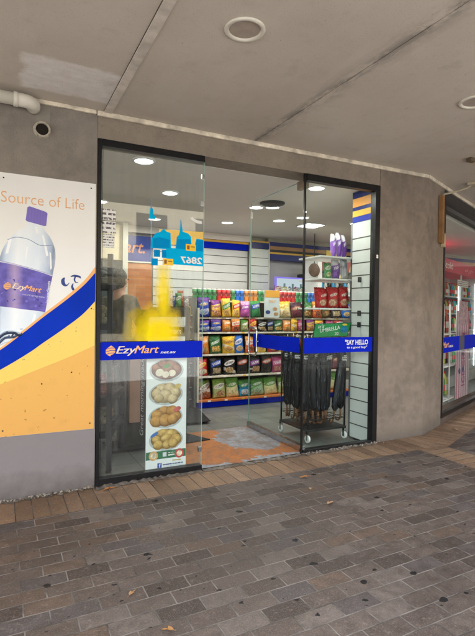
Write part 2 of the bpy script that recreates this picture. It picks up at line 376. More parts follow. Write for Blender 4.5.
def leaf(x, y, s, rz, label, c):
    pts = [(0,0), (.35,.28), (.8,.34), (.75,.15), (1.25,.12), (1.7,0), (1.2,-.16), (.8,-.12), (.85,-.38), (.35,-.26)]
    mb = MB(); vs = [(.8, 0, .18)] + [(p[0], p[1], .05 + .22*abs(p[1])*2 + random.uniform(0, .12)) for p in pts]
    mb.add(vs, [(0, i+1, (i+1) % 10 + 1) for i in range(10)], True).tube([(0,0,.05), (-.3,.03,.02)], .02, 5)
    o = mb.build('fallen_leaf', P(c, .7, .35, 40)); o.location = (x, y, gz(x) + .004); o.scale = (s,)*3; o.rotation_euler = (0, 0, rz)
    return tag(o, label, 'leaf', 'dry leaves fallen on the footpath')
leaf(.76, 3.90, .062, .2, 'large orange leaf on the tan pavers below the left window corner', (.50,.19,.05))
leaf(2.42, 3.42, .055, 2.9, 'orange brown dry leaf on the dark pavers in front of the doorway', (.34,.15,.05))
leaf(2.26, 3.17, .035, 1.1, 'small pale twig-like leaf just nearer than the orange brown leaf by the doorway', (.36,.24,.12))
leaf(2.20, 2.87, .05, .4, 'light tan dry leaf lying alone in the middle of the dark pavers', (.42,.26,.14))
leaf(.60, 2.40, .035, .7, 'small tan leaf on the dark pavers lower left', (.40,.22,.10))
leaf(.72, 2.05, .036, 2.6, 'brown curled leaf nearest to the viewer at the bottom left', (.38,.19,.07))
leaf(4.95, 3.95, .06, 1.4, 'pale leaf on the tan border under the corner window', (.42,.27,.17))

# ------------------------------------------------------------------ building shell
SH = 3.06                                                     # awning soffit height
bw_ = thing('shop_wall', (0, D, 0), 'grey brown rendered shop wall with pillar around the glass entrance', 'wall')
MB().box(-9, .708, D, D+.3, -.4, 3.4).build('wall', M['left_wall'], bw_)
MB().box(.710, 3.717, D+.004, D+.26, 2.845, 3.4).build('header', M['header'], bw_)
# pillar with a softened corner that turns into the angled wall
c0, s0 = math.cos(ANG), math.sin(ANG)
pts = [(3.719, D), (4.36, D), (4.40, D+.003), (4.44, D+.010), (4.48, D+.022), (4.54, D + .047)]
e = frameA(.60, 0); f = frameA(.60, .30); pts += [e, f, (4.32, D+.38), (3.719, D+.38)]
MB().prism(pts, -.4, 3.4).build('pillar', M['pillar'], bw_)
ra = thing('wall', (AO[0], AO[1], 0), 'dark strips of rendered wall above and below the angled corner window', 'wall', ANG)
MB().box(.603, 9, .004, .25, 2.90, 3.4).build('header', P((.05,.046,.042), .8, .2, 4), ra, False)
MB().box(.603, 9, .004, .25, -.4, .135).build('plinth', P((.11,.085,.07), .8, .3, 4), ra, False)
# upper storey keeps the footpath in shade
up = thing('building', (0, D, 3.4), 'plain rendered upper storey above the awning', 'building')
MB().box(-14, 4.3, D+.02, D+7, 3.41, 6.6).build('wall', M['left_wall'], up)
MB().prism([(4.302, D+.02), (16, L0(16)+.02), (16, 12), (4.302, 12)], 3.41, 6.6).build('wall', M['left_wall'], up)
for i in range(6):
    w = MB().box(-11 + i*2.6, -9.6 + i*2.6, D-.03, D+.018, 4.4, 5.8).build('window', M['blackgloss'], up)
    MB().box(-11.08 + i*2.6, -9.52 + i*2.6, D-.08, D+.016, 4.30, 4.39).build('sill', conc, w)

aw = thing('awning', (0, D, SH), 'grey painted awning soffit over the footpath with panel joints', 'awning')
YA = 1.3
xs = [(-14, 2.1475), (2.1535, 3.4685), (3.4715, 16)]
for i, (a, b) in enumerate(xs):
    ya = D - .002
    if i < 2: MB().box(a, b, YA, ya, SH, SH+.03).build('soffit_panel', M['soffit'], aw)
    else:
        MB().prism([(a, YA), (b, YA), (b, L0(b)-.002), (4.45, ya), (a, ya)], SH, SH+.03).build('soffit_panel', M['soffit'], aw)
MB().box(-14, 16, YA, D-.01, SH+.032, SH+.26).build('deck', M['dark'], aw)
MB().box(-14, 16, YA-.06, YA-.002, SH-.10, SH+.34).build('fascia', P((.16,.10,.07), .6, .2, 2), aw)
MB().box(.752, .812, YA+.01, D-.04, SH-.014, SH-.001).build('cover_strip', M['strip'], aw, bevel=.002)
MB().box(.7475, .7515, YA+.01, D-.04, SH-.003, SH-.001).build('strip_gap', P((.14,.12,.10), .8, .5, 9), aw)
MB().xz([(-14, SH-.002), (.70, SH-.002), (.70, SH-.030), (-14, SH-.030)], D-.02)
cb = MB()
for a, b, h in ((-9, .695, .034), (.70, 4.43, .042)):
    cb.box(a, b, D-.032, D-.0015, SH-h, SH-.0015)
cb.build('cornice', M['cornice'], aw, bevel=.006)
p0, p1 = frameA(.0, -.030), frameA(9, -.030); q0, q1 = frameA(0, -.002), frameA(9, -.002)
MB().prism([(4.437, D-.032), p1, q1, (4.437, D-.0015)], SH-.042, SH-.0015).build('cornice', M['cornice'], aw, bevel=.006)
def soffit_light(x, y, r, label):
    t = thing('soffit_downlight', (x, y, SH), label, 'downlight', 0, 'round downlights in the awning soffit')
    MB().lathe([(r, -.001), (r, -.008), (r*.98, -.012), (r*.82, -.012), (r*.79, -.008), (r*.76, .002), (r*.74, .026)], (0,0,0), 40).build('trim_ring', M['pvc'], t, False)
    MB().lathe([(r*.765, -.0012), (0.001, -.0012)], (0,0,0), 32).build('diffuser', P((.42,.36,.30), .4, .15, 14), t, False)
soffit_light(1.245, 2.45, .118, 'cream ringed round downlight in the soffit at top centre, switched off')
soffit_light(3.21, 2.46, .118, 'cream ringed downlight cut by the right edge of the picture')
soffit_light(-1.1, 2.45, .118, 'cream ringed downlight in the soffit left of the picture')

# ------------------------------------------------------------------ pipes, batten and cable on the wall
t = thing('drain_pipe', (-.6, 3.84, 2.98), 'white plastic drain pipe running along the wall top with an elbow', 'pipe')
zz, yy = 2.985, 3.885
MB().tube([(-2.2, yy, zz), (.10, yy, zz)], .045, 18).build('pipe', M['pvc'], t)
el = [(.10, yy, zz)] + [(.15 + .075*math.sin(a), yy + .075*(1-math.cos(a)), zz) for a in [R(x) for x in (0, 20, 40, 60, 80, 90)]] + [(.225, 4.0, zz)]
MB().tube(el, .049, 18).tube([(.085, yy, zz), (.115, yy, zz)], .053, 18).build('elbow', M['pvc'], t)
MB().tube([(.225, 3.975, zz+.0), (.255, 3.975, zz)], .032, 12).build('collar', M['black'], t)
t = thing('pipe_sleeve', (.29, D, 2.835), 'cut white pipe end left open in the wall below the elbow', 'pipe')
MB().lathe([(.046, .2), (.046, -.022), (.051, -.028), (.058, -.026), (.060, -.012), (.064, -.004), (.066, .0)], (.29, D, 2.835), 28, 'y').build('pipe_rim', P((.55,.50,.40), .7, .45, 40, 0, .6), t)
MB().lathe([(.0455, .0), (.001, .0)], (.29, D-.006, 2.835), 24, 'y').build('opening', P((.02,.016,.012), .95), t)
MB().box(.24, .345, D-.004, D-.0005, 2.80, 3.02).build('render_patch', P((.27,.25,.215), .85, .2, 6, 0, .4), t)
t = thing('wooden_batten', (frameA(.42, 0)[0], frameA(.42, 0)[1], 2.3), 'brown timber batten fixed upright on the corner pillar with a small box at its foot', 'batten', ANG)
MB().bbox(-.04, .04, -.05, -.002, .02, .60, .004).build('batten', M['wood'], t, False)
MB().bbox(.045, .10, -.05, -.004, -.02, .15, .006).build('switch_box', P((.50,.40,.24), .5, .2, 10), t, False)
t = thing('conduit', (frameA(.5, 0)[0], frameA(.5, 0)[1], 2.9), 'cream cable conduit curving from the soffit down to the timber batten', 'cable', ANG)
MB().tube([(-.03, -.03, .0), (-.03, -.035, .03), (.03, -.06, .045), (.10, -.16, .075), (.14, -.27, .11), (.15, -.31, .155)], .012, 8).build('conduit', P((.42,.37,.27), .5), t, False)
MB().bbox(.08, .24, -.36, -.27, .128, .158, .006).build('saddle', P((.48,.42,.30), .5), t, False)
t = thing('junction_box', (4.34, 3.36, SH), 'small brown junction box on the soffit near the pillar corner', 'junction box')
MB().bbox(-.04, .03, -.03, .03, -.04, -.001, .006).build('box', P((.12,.09,.06), .5), t, False)
MB().bbox(.034, .12, -.03, .03, -.045, -.001, .006).build('lamp_end', P((.50,.40,.26), .5), t, False)

# ------------------------------------------------------------------ poster board
YP = D - .006
pb = thing('poster_board', (.0, D, .48), 'printed board with a slanted water bottle over white, blue and orange curves', 'poster')
XL = -1.02
MB().box(XL, .698, D-.0055, D-.0008, .482, 2.47).build('board', P((.86,.86,.84), .35, .04, 1.5), pb)
k = 0.0009
def curve(pts, n=6):
    out = []
    for i in range(len(pts)-1):
        a = pts[max(i-1,0)]; b = pts[i]; c = pts[i+1]; d = pts[min(i+2, len(pts)-1)]
        for j in range(n):
            u = j/n
            out.append(tuple(.5*((2*b[q]) + (-a[q]+c[q])*u + (2*a[q]-5*b[q]+4*c[q]-d[q])*u*u + (-a[q]+3*b[q]-3*c[q]+d[q])*u**3) for q in (0,1)))
    return out + [pts[-1]]
otop = curve([(.698,1.80), (.61,1.682), (.476,1.554), (.314,1.418), (.159,1.282), (.0,1.150), (-.25,.985), (-.6,.83), (XL,.76)])
btop = curve([(.698,1.752), (.61,1.648), (.476,1.526), (.314,1.394), (.159,1.261), (.0,1.133), (-.25,.97), (-.6,.818), (XL,.75)])
bbot = curve([(.698,1.52), (.595,1.407), (.445,1.288), (.30,1.183), (.204,1.112), (.01,.992), (-.25,.86), (-.6,.75), (XL,.70)])
ybot = curve([(.698,1.16), (.456,1.055), (.227,.966), (.01,.881), (-.3,.78), (-.7,.69), (XL,.66)])
base_l, base_r = (XL, .4835), (.698, .4835)
def fade(name, c1, c2, z0, z1):
    q = NT(name); z = q.sep(q.coord())[2]; n = q.noise(7, 5, q.coord())
    col = q.mix(q.ramp(z, [(z0, 0), (z1, 1)]), c1, c2)
    sp = q.ramp(q.noise(30, 2, q.coord()), [(.70, 0), (.73, .7)]); col = q.mix(sp, col, mul(c1, .35))
    col = q.mix(q.ramp(n, [(.55, 0), (.8, .2)]), col, mul(c1, .6)); q.base(col, .4); return q.m
MB().xz(ybot + [base_l, base_r], YP-k).build('orange_field', fade('printed_orange', (.74,.39,.10), (.78,.43,.09), .0, .6), pb)
MB().xz(bbot + ybot[::-1], YP-k*1.6).build('yellow_band', fade('printed_yellow', (.85,.60,.12), (.87,.62,.13), .4, 1.0), pb)
MB().xz(otop + bbot[::-1], YP-k*2.2).build('orange_line', M['logo'], pb)
MB().xz(btop + bbot[::-1], YP-k*3).build('blue_band', P((.004,.035,.46), .55, .15, 3, 0, 0, .06), pb)
# the bottle, printed
bt = MB().xz(curve([(.192,2.14), (.181,2.085), (.108,2.028), (.049,1.949), (.014,1.872), (-.006,1.78), (-.012,1.6), (-.02,1.35), (-.03,1.16)])
             + [(.06,1.196), (.159,1.282), (.295,1.402)] + curve([(.319,1.421), (.342,1.559), (.369,1.698), (.392,1.828), (.388,1.923), (.355,2.007), (.307,2.074), (.322,2.12)]), YP-k*1.2)
q = NT('printed_bottle'); x, y, z = q.sep(q.coord())
u = q.math('DIVIDE', q.math('SUBTRACT', x, q.math('MULTIPLY', q.math('SUBTRACT', z, 1.1), .05)), .36)
col = q.ramp(u, [(.0, (.30,.38,.52)), (.08, (.60,.70,.82)), (.3, (.84,.89,.93)), (.72, (.70,.79,.88)), (.95, (.38,.47,.62)), (1, (.22,.28,.40))])
col = q.mix(q.ramp(q.noise(9, 4, q.mapping(q.coord(), scale=(1,1,.6))), [(.45, 0), (.7, .35)]), col, (.9,.93,.95))
q.base(col, .35)
bo = bt.build('bottle', q.m, pb)
cap = NT('printed_cap'); xx = cap.sep(cap.coord())[0]; w = cap.node('ShaderNodeTexWave', Scale=42); w.wave_profile = 'SIN'
cap.link(cap.coord(), w.inputs['Vector']); cap.base(cap.mix(w.outputs['Fac'], (.13,.09,.42), (.22,.17,.58)), .4)
MB().xz([(.190,2.228), (.205,2.236), (.32,2.206), (.333,2.194), (.324,2.098), (.312,2.094), (.186,2.120), (.178,2.130)], YP-k*2).build('bottle_cap', cap.m, bo)
lab = NT('printed_label'); v = lab.noise(13, 4, lab.coord()); vx = lab.sep(lab.coord())[0]
lc = lab.ramp(v, [(.38, (.075,.055,.33)), (.6, (.135,.105,.50))])
lab.base(lab.mix(lab.ramp(lab.math('ABSOLUTE', lab.math('SUBTRACT', vx, .105)), [(0, .55), (.06, 0)]), lc, (.62,.45,.55)), .4)
MB().xz([(-.008,1.812), (.09,1.795), (.187,1.772), (.29,1.745), (.374,1.716), (.345,1.575), (.322,1.428), (.24,1.440), (.158,1.448), (.08,1.460), (-.016,1.470)], YP-k*2).build('bottle_label', lab.m, bo)
MB().tube([(a, YP-k*2, b) for a, b in curve([(.055,1.970), (.10,1.99), (.14,1.993), (.201,1.982), (.263,1.950), (.30,1.942), (.370,1.95)])], .0025, 6).build('water_line', P((.25,.34,.50), .4), bo)
MB().tube([(a, YP-k*2, b) for a, b in curve([(-.01,1.22), (.04,1.262), (.10,1.268), (.135,1.25), (.16,1.262)])], [.008,.012,.016,.02]+[.018]*30 if False else .010, 6).build('water_splash', P((.03,.05,.10), .3), bo)
for i in range(9):
    a = random.uniform(-.02, .16); b = 1.20 + random.uniform(0, .07) + a*.25
    MB().ell(a, b, random.uniform(.006,.018), random.uniform(.004,.009), YP-k*2.1-.0001*i, 14, random.uniform(0,2)).build('splash_drop', P(random.choice([(.04,.06,.12), (.55,.63,.75), (.15,.2,.33)]), .3), bo)
for x0, x1, z0, z1, w in ((.075,.050,1.99,1.86,.010), (.30,.335,2.03,1.86,.008), (.355,.362,1.90,1.76,.006), (.25,.262,2.09,2.03,.008), (.12,.10,1.42,1.30,.012), (.25,.235,1.415,1.35,.008), (.19,.18,1.93,1.83,.005)):
    MB().xz([(x0-w,z0), (x0+w,z0-.01), (x1+w,z1+.01), (x1-w,z1)], YP-k*1.6).build('highlight', P((.90,.93,.95), .4, .05), bo)
MB().xz(curve([(-.01,1.800), (.09,1.785), (.187,1.762), (.29,1.735), (.376,1.706)]) + [(.376,1.714), (.29,1.743), (.187,1.770), (.09,1.793), (-.01,1.810)], YP-k*2.4).build('label_edge', P((.62,.62,.75), .4), bo)
for i in range(26):
    a = random.uniform(.01, .30); b = random.uniform(1.50, 1.70) - a*.10
    MB().ell(a, b, random.uniform(.004,.010), random.uniform(.004,.012), YP-k*2.3, 10, random.uniform(0,3)).build('label_bubble', P(random.choice([(.06,.04,.28), (.20,.16,.60)]), .4), bo)
for pts, rr, c in (([(-.01,1.25), (.05,1.285), (.11,1.28), (.15,1.262)], .006, (.70,.78,.88)), ([(.0,1.19), (.04,1.23), (.09,1.235), (.12,1.245)], .009, (.06,.09,.16)), ([(-.01,1.17), (.03,1.195), (.06,1.205)], .006, (.75,.82,.9))):
    MB().tube([(a, YP-k*2.5, b) for a, b in curve(pts)], rr, 6).build('water_splash', P(c, .3), bo)
def ezymart(x, z, w, h, y, parent, world=True, sub=True, tilt=0, mirror_white=None):
    g = text('logo_text', 'Ezy', x + h*.98, z + h*.02, w*.37, h*.92, y, M['white_warm'], parent, .32, 0, world=world, rot=tilt, heavy=.022)
    text('logo_text', 'Mart', x + h*.98 + w*.335*math.cos(tilt), z + h*.22 + w*.335*math.sin(tilt), w*.47, h*.74, y, M['logo'], parent, .32, 0, world=world, rot=tilt, heavy=.026)
    mb = MB(); r = h*.46; cx, cz = x + r, z + h*.5
    for j in range(4):   # striped globe emblem
        z0 = -r + j*r*.52; z1 = z0 + r*.40
        up_ = []; dn = []
        for i in range(11):
            for zz_, l in ((z1, up_), (z0, dn)):
                s_ = math.sqrt(max(r*r - zz_*zz_, 0)); a = -s_ + 2*s_*i/10
                l.append((cx + a, cz + zz_ + .16*r*math.sin((i/10 - .2)*PI)))
        mb.xz(up_ + dn[::-1], y - .0006)
    mb.build('logo_emblem', M['logo'], parent, world)
    if sub: text('logo_text', 'net.au', x + w*1.02, z + h*.14, w*.30, h*.24, y, M['white'], parent, .3, .02, world=world, rot=tilt)
M['white_warm'] = P((.86,.72,.50), .4, .05)
text('poster_title', 'Source of Life', .008, 2.250, .60, .082, YP-k, P((.82,.47,.24), .5), pb, 0, -.008)
ezymart(.028, 1.592, .26, .058, YP-k*3, pb, True, False, -.135)
text('label_print', 'natural spring water', .16, 1.553, .16, .018, YP-k*3, P((.62,.60,.75), .4), pb, .2, 0, False, -.135)
text('label_print', 'ingredients', .352, 1.50, .17, .030, YP-k*3, P((.70,.70,.80), .4), pb, 0, .02, False, PI/2 - .08)
sw = P((.03,.06,.24), .4)
def brush(pts, rs):
    mb = MB(); L = []; Rr = []; p = curve(pts, 5); n = len(p)
    for i in range(n):
        a = p[max(i-1,0)]; b = p[min(i+1,n-1)]; dx, dz = b[0]-a[0], b[1]-a[1]; l = math.hypot(dx, dz) or 1
        u = i/(n-1)*(len(rs)-1); q_ = int(min(u, len(rs)-2)); r = rs[q_] + (rs[q_+1]-rs[q_])*(u-q_)
        L.append((p[i][0]-dz/l*r, p[i][1]+dx/l*r)); Rr.append((p[i][0]+dz/l*r, p[i][1]-dx/l*r))
    for i in range(n-1): mb.xz([L[i], L[i+1], Rr[i+1], Rr[i]], YP-k*2)
    mb.build('brush_mark', sw, pb)
brush([(.462,1.702), (.450,1.68), (.454,1.655), (.470,1.640), (.487,1.648), (.497,1.662)], [.004,.013,.014,.008,.003,.002])
brush([(.507,1.712), (.535,1.720), (.575,1.714), (.582,1.700)], [.003,.008,.008,.002])
brush([(.545,1.716), (.537,1.690), (.547,1.668), (.565,1.67)], [.006,.006,.004,.002])
brush([(.528,1.66), (.520,1.635), (.528,1.612), (.542,1.598)], [.002,.008,.010,.002])
for a, b in ((.025, 2.43), (.66, 2.43), (.665, .53), (.03, .53), (.67, 1.46), (.52, .95), (.3,.87)):
    MB().ell(a, b, .006, .006, YP-k*4, 10).build('screw', M['dark'], pb)

# ------------------------------------------------------------------ glazed entrance
wl = thing('shop_window', (.71, D, 0), 'tall fixed glass panel with dark frame and blue EzyMart band left of the doorway', 'window')
MB().box(.712, .742, D-.012, D+.06, gz(.72)-.01, 2.844).box(.743, 1.648, D-.012, D+.06, 2.788, 2.844).box(.743, 1.652, D-.012, D+.06, gz(1)-.01, .062).build('frame', M['black'], wl, bevel=.003)
MB().box(.740, 1.650, D+.010, D+.020, .055, 2.80).build('glass_pane', M['glass'], wl)
MB().box(.752, .7545, D+.002, D+.009, .07, 2.78).build('rubber_seal', M['dark'], wl)
for z in (2.66, 2.42, .2): MB().bbox(1.622, 1.652, D+.002, D+.030, z-.022, z+.022, .003).build('glass_clip', M['steel'], wl)
yb = D + .0065
MB().box(1.6505, 1.6535, D+.010, D+.020, .063, 2.787).build('glass_edge', M['edge'], wl)
bd = MB().box(.745, 1.6495, yb, yb+.002, 1.035, 1.183).build('sign_band', M['blue'], wl)
ezymart(.788, 1.066, .46, .088, yb - .001, wl)

wr = thing('shop_window', (2.72, D, 0), 'fixed glass panel with blue SAY HELLO band right of the doorway', 'window')
MB().box(3.652, 3.716, D-.012, D+.07, gz(3.7)-.01, 2.844).box(2.752, 3.650, D-.012, D+.06, 2.775, 2.844).box(2.752, 3.650, D-.012, D+.06, gz(3)-.01, .062).box(2.732, 2.7465, D-.006, D+.022, gz(2.7)-.01, 2.844).build('frame', M['black'], wr, bevel=.003)
MB().box(2.748, 3.655, D+.010, D+.020, .055, 2.80).build('glass_pane', M['glass_door'], wr)
MB().box(2.752, 3.648, yb, yb+.002, 1.035, 1.194).build('sign_band', M['blue'], wr)
MB().bbox(3.665, 3.69, D-.02, D-.0125, 2.05, 2.09, .002).build('lock', M['steel'], wr)
text('band_text', '"SAY HELLO', 3.275, 1.113, .312, .056, yb-.001, M['white'], wr, 0, .03)
text('band_text', 'to a good buy"', 3.30, 1.068, .275, .032, yb-.001, M['white'], wr, .1, .015)

dr = thing('glass_door', (2.79, D+.05, 0), 'frameless glass door swung inward with blue band and chrome loop handle', 'door')
DX, DE = 2.79, 5.26
MB().box(DX, DX+.010, D+.06, DE, .085, 2.80).build('glass_pane', M['glass_door'], dr)
MB().box(DX, DX+.010, DE+.0005, DE+.004, .09, 2.80).box(DX, DX+.010, D+.06, DE, 2.8005, 2.806).build('glass_edge', M['edge'], dr)
MB().bbox(DX-.022, DX+.032, D+.055, DE, .012, .088, .006).build('bottom_rail', M['steel'], dr)
MB().bbox(DX-.020, DX+.030, D+.055, D+.20, 2.72, 2.806, .005).build('pivot', P((.30,.24,.18), .4, .2, 10, .6), dr)
MB().box(DX-.003, DX-.0005, D+.14, 5.16, 1.03, 1.185).build('sign_band', M['blue'], dr)
hp = []
for sx in (-1,):
    x0 = DX - .045; ya, yb2, za, zb = 4.99, 5.19, .93, 1.26; r = .05
    for cx, cy, a0 in ((ya+r, za+r, 180), (yb2-r, za+r, 270), (yb2-r, zb-r, 0), (ya+r, zb-r, 90)):
        hp += [(x0, cx + r*math.cos(R(a0+a)), cy + r*math.sin(R(a0+a))) for a in (0, 22, 45, 68, 90)]
hp.append(hp[0])
MB().tube(hp, .011, 10, False).tube([(DX-.045, ya, 1.1), (DX-.001, ya, 1.1)], .009, 8).build('handle', M['chrome'], dr)
MB().bbox(DX-.004, DX+.014, 5.232, 5.262, 2.60, 2.68, .003).build('glass_clip', M['offwhite'], dr)

# notices taped inside the left window
yq = D + .0075
nt = [(2.19, 2.28, M['print_big'], 'top one of three white notices taped inside the left window'),
      (2.085, 2.18, M['print_big'], 'middle one of three white notices taped inside the left window'),
      (1.965, 2.075, M['print'], 'lowest of three white notices taped inside the left window')]
for a, b, m, l in nt:
    o = MB().box(.752 if a > 2 else .760, .862 if a > 2 else .853, yq, yq+.0006, a, b).build('paper_notice', m); tag(o, l, 'notice', 'paper notices taped inside the left window')

# skyline decal on the glass
sk = thing('window_sticker', (1.4, D, 1.85), 'cyan city skyline sticker on a yellow strip with reversed phone digits on the left window', 'sticker')
ys = D + .0078
MB().xz([(1.235,2.155), (1.646,2.165), (1.646,2.03), (1.235,2.03)], ys).build('yellow_strip', P((.90,.62,.16), .5), sk)
MB().xz([(1.30,1.86), (1.646,1.855), (1.646,2.095), (1.58,2.10), (1.575,2.03), (1.535,2.03), (1.53,2.11), (1.50,2.14), (1.452,2.15), (1.448,2.16), (1.434,2.26), (1.430,2.26), (1.424,2.16), (1.415,2.12), (1.395,2.10), (1.385,2.0), (1.345,2.0), (1.338,2.13), (1.30,2.14), (1.275,2.165), (1.24,2.13), (1.20,2.115), (1.165,2.06), (1.16,1.99), (1.30,1.985)], ys-.0006).build('skyline', M['cyan'], sk)
MB().xz([(1.18,1.99), (1.33,2.0), (1.33,2.07), (1.24,2.085), (1.18,2.07)], ys-.0012).build('dark_water', M['cyan_d'], sk)
MB().xz([(1.388,2.0), (1.645,1.99), (1.645,2.09), (1.578,2.09), (1.56,2.02), (1.53,2.02), (1.52,2.09), (1.40,2.08)], ys-.0012).build('dark_roofs', M['cyan_d'], sk)
MB().xz([(1.145,2.235), (1.150,2.27), (1.155,2.33), (1.160,2.33), (1.163,2.42), (1.166,2.42), (1.168,2.33), (1.180,2.32), (1.182,2.275), (1.20,2.26), (1.20,2.235)], ys-.0006).build('tower', M['cyan'], sk)
MB().box(1.1625, 1.1675, ys, ys+.0005, 1.86, 2.23).build('mast', P((.25,.55,.75), .4), sk)
for a, b in ((1.48, 2.045), (1.27, 1.905)):
    y2 = MB().xz([(a,b), (a+.095,b), (a+.095,b-.058), (a,b-.058)], ys-.0018).build('yellow_ticket', P((.9,.56,.03), .4), sk)
    MB().xz([(a+.012,b-.012), (a+.035,b-.012), (a+.035,b-.046), (a+.012,b-.046)], ys-.0024).xz([(a+.045,b-.018), (a+.085,b-.018), (a+.085,b-.026), (a+.045,b-.026)], ys-.0024).build('ticket_print', P((.28,.10,.03), .5), y2)
MB().xz([(1.19,1.975), (1.245,1.975), (1.245,1.915), (1.19,1.915)], ys).xz([(1.262,1.98), (1.315,1.98), (1.315,1.91), (1.262,1.91)], ys-.0002).xz([(1.17,1.90), (1.225,1.90), (1.225,1.84), (1.17,1.84)], ys-.0002).build('window_blocks', M['cyan_d'], sk)
text('phone_digits', '2867', 1.43, 1.872, .205, .062, ys-.002, M['white'], sk, 0, .03, True)
arc = []
for i in range(9):
    a = R(205 + i*9); arc.append((1.62 + .115*math.cos(a), 2.31 + .075*math.sin(a)))
for i in range(9):
    a = R(277 - i*9); arc.append((1.62 + .085*math.cos(a), 2.31 + .048*math.sin(a)))
MB().xz([(min(a, 1.647), b) for a, b in arc], ys).build('white_arc', M['white'], sk)
MB().xz([(.80,1.845), (1.55,1.845), (1.55,1.19), (.80,1.19)], ys+.001).build('reflection_sheet', M['yellow_reflection'], sk)  # sheet on the glass carrying the painted yellow street reflection

# threshold inside the doorway
sheet('threshold', [(1.57, D+.03), (2.80, D+.03), (2.80, 5.27), (1.57, 5.27)], threshold_mat(), .006 - .0)
for pts, lb in (([(1.75,5.68), (2.47,5.70), (2.63,6.56), (1.85,6.58)], 'black sheet painted as the shadow in front of the left end of the gondola'), ([(1.0,5.22), (1.95,5.25), (2.11,4.88), (1.86,4.86), (1.0,4.84)], 'black sheet drawn as a dark worn mark over the orange threshold by the left window')):
    tag(MB().prism(pts, .022, .030).build('shade_wear_sheet', P((.025,.026,.026), .8, .3, 30, 0, .4)), lb, 'mat')  # dark floor triangles drawn as sheets: gondola shadow, then a worn mark
# ------------------------------------------------------------------ shop interior shell
struct('shop_floor', MB().poly([(.3, D+.01, -.008), (4.4, D+.01, -.008), (4.45, 4.1, -.008), (12.5, 7.62, -.008), (12.5, 8, -.008), (.3, 8, -.008)]), tile_floor())
struct('shop_ceiling', MB().prism([(.3, D+.28), (4.32, D+.28), frameA(.62, .26), frameA(8.7, .26), (12.2, 8), (.3, 8)], 2.846, 2.9), M['ceil'])
struct('shop_back_wall', MB().box(.2, 12.5, 7.96, 8.1, -.1, 3.4), M['inner'])
struct('shop_side_wall', MB().box(.1, .3, D+.3, 8.1, -.1, 3.4), M['inner'])
struct('shop_side_wall', MB().box(12.3, 12.5, 7.3, 8.1, -.1, 3.4), M['inner'])

lamps = [(1.20, 4.40, .085), (1.80, 5.44, .085), (2.11, 7.1, .085), (1.15, 6.3, .085), (3.19, 6.80, .095), (3.06, 5.62, .085), (3.24, 5.50, .085), (3.80, 6.25, .09), (3.98, 5.88, .09), (3.17, 4.42, .09), (4.95, 5.85, .09), (6.1, 6.6, .09), (7.6, 6.9, .09), (6.3, 5.7, .09)]
wh = ['nearest the left window frame', 'second from the front behind the left window', 'farthest behind the left window', 'near the left inner wall', 'far back seen through the open doorway', 'left one of the touching pair beside the ceiling vent', 'right one of the touching pair beside the ceiling vent', 'left one in the row behind the open glass door', 'right one in the row behind the open glass door', 'nearest behind the right window', 'beside the wall shelves', 'nearest the angled corner window', 'far right over the drinks fridge', 'just inside the angled corner window']
first = None
for (x, y, r), w in zip(lamps, wh):
    lb = 'lit round ceiling downlight ' + w
    if first is None:
        first = t = thing('ceiling_downlight', (x, y, 2.846), lb, 'downlight', 0, 'lit downlights in the shop ceiling')
        MB().lathe([(1.25*r, -.001), (1.25*r, -.01), (1.05*r, -.012), (r, -.006)], (0,0,0), 28).build('trim_ring', M['white'], t, False)
        MB().lathe([(r, -.008), (.001, -.008)], (0,0,0), 28).build('diffuser', M['lamp'], t, False)
        la = bpy.data.lights.new('lamp', 'AREA'); la.shape = 'DISK'; la.size = .15; la.energy = 11; la.color = (1, .95, .87)
        lo = bpy.data.objects.new('lamp', la); C.objects.link(lo); lo.parent = t; lo.location = (0, 0, -.02)
    else: dup(first, (x, y, 2.846), lb)
t = thing('light_panel', (4.42, 6.3, 2.846), 'square white light panel in the ceiling behind the right window', 'light')
MB().bbox(-.17, .17, -.17, .17, -.02, -.001, .004).build('frame', M['white'], t, False); MB().box(-.15, .15, -.15, .15, -.024, -.0205).build('diffuser', M['lamp'], t, False)
t = thing('ceiling_vent', (3.12, 5.30, 2.846), 'round dark grille in the ceiling behind the glass door', 'vent')
MB().lathe([(.16, -.001), (.16, -.015), (.12, -.03), (.001, -.03)], (0,0,0), 28).build('grille', M['dark'], t, False)

# back wall: slat boards, header bands
def slatboard(name, x0, x1, z0, z1, y, label, step=.15, seams=True, blue0=2.575):
    t = thing(name, ((x0+x1)/2, y, z0), label, 'slat wall')
    MB().box(x0, x1, y, y+.02, z0, z1).build('board', M['slat'], t)
    g = MB(); z = z0 + step
    while z < z1 - .03: g.box(x0, x1, y-.002, y-.0005, z, z+.011); z += step
    g.build('groove', M['groove'], t); return t
sb = slatboard('slat_wall', 2.33, 4.13, .2, 2.575, 7.90, 'pale slat wall at the back with a yellow and blue header')
MB().box(2.33, 4.13, 7.86, 7.92, 2.58, 2.69).build('blue_header', M['blue'], sb); MB().box(2.33, 4.13, 7.85, 7.92, 2.692, 2.73).build('yellow_header', M['gold'], sb)
MB().box(.3, 4.13, 7.80, 7.955, 2.732, 2.843).build('bulkhead', M['ceil'], sb)
sb = slatboard('slat_pillar', 4.15, 4.52, .2, 2.62, 7.80, 'narrow slat panel pillar with cream edges at the back behind the glass door')
MB().box(4.132, 4.149, 7.78, 7.83, .1, 2.74).box(4.521, 4.538, 7.78, 7.83, .1, 2.74).build('edge_trim', M['offwhite'], sb)
MB().box(4.15, 4.52, 7.77, 7.83, 2.63, 2.735).build('blue_header', M['navy'], sb); MB().box(4.15, 4.52, 7.765, 7.83, 2.737, 2.765).build('yellow_header', M['gold'], sb)
hb = thing('header_band', (6, 7.8, 2.4), 'striped blue, orange and yellow band over the back counter', 'header band')
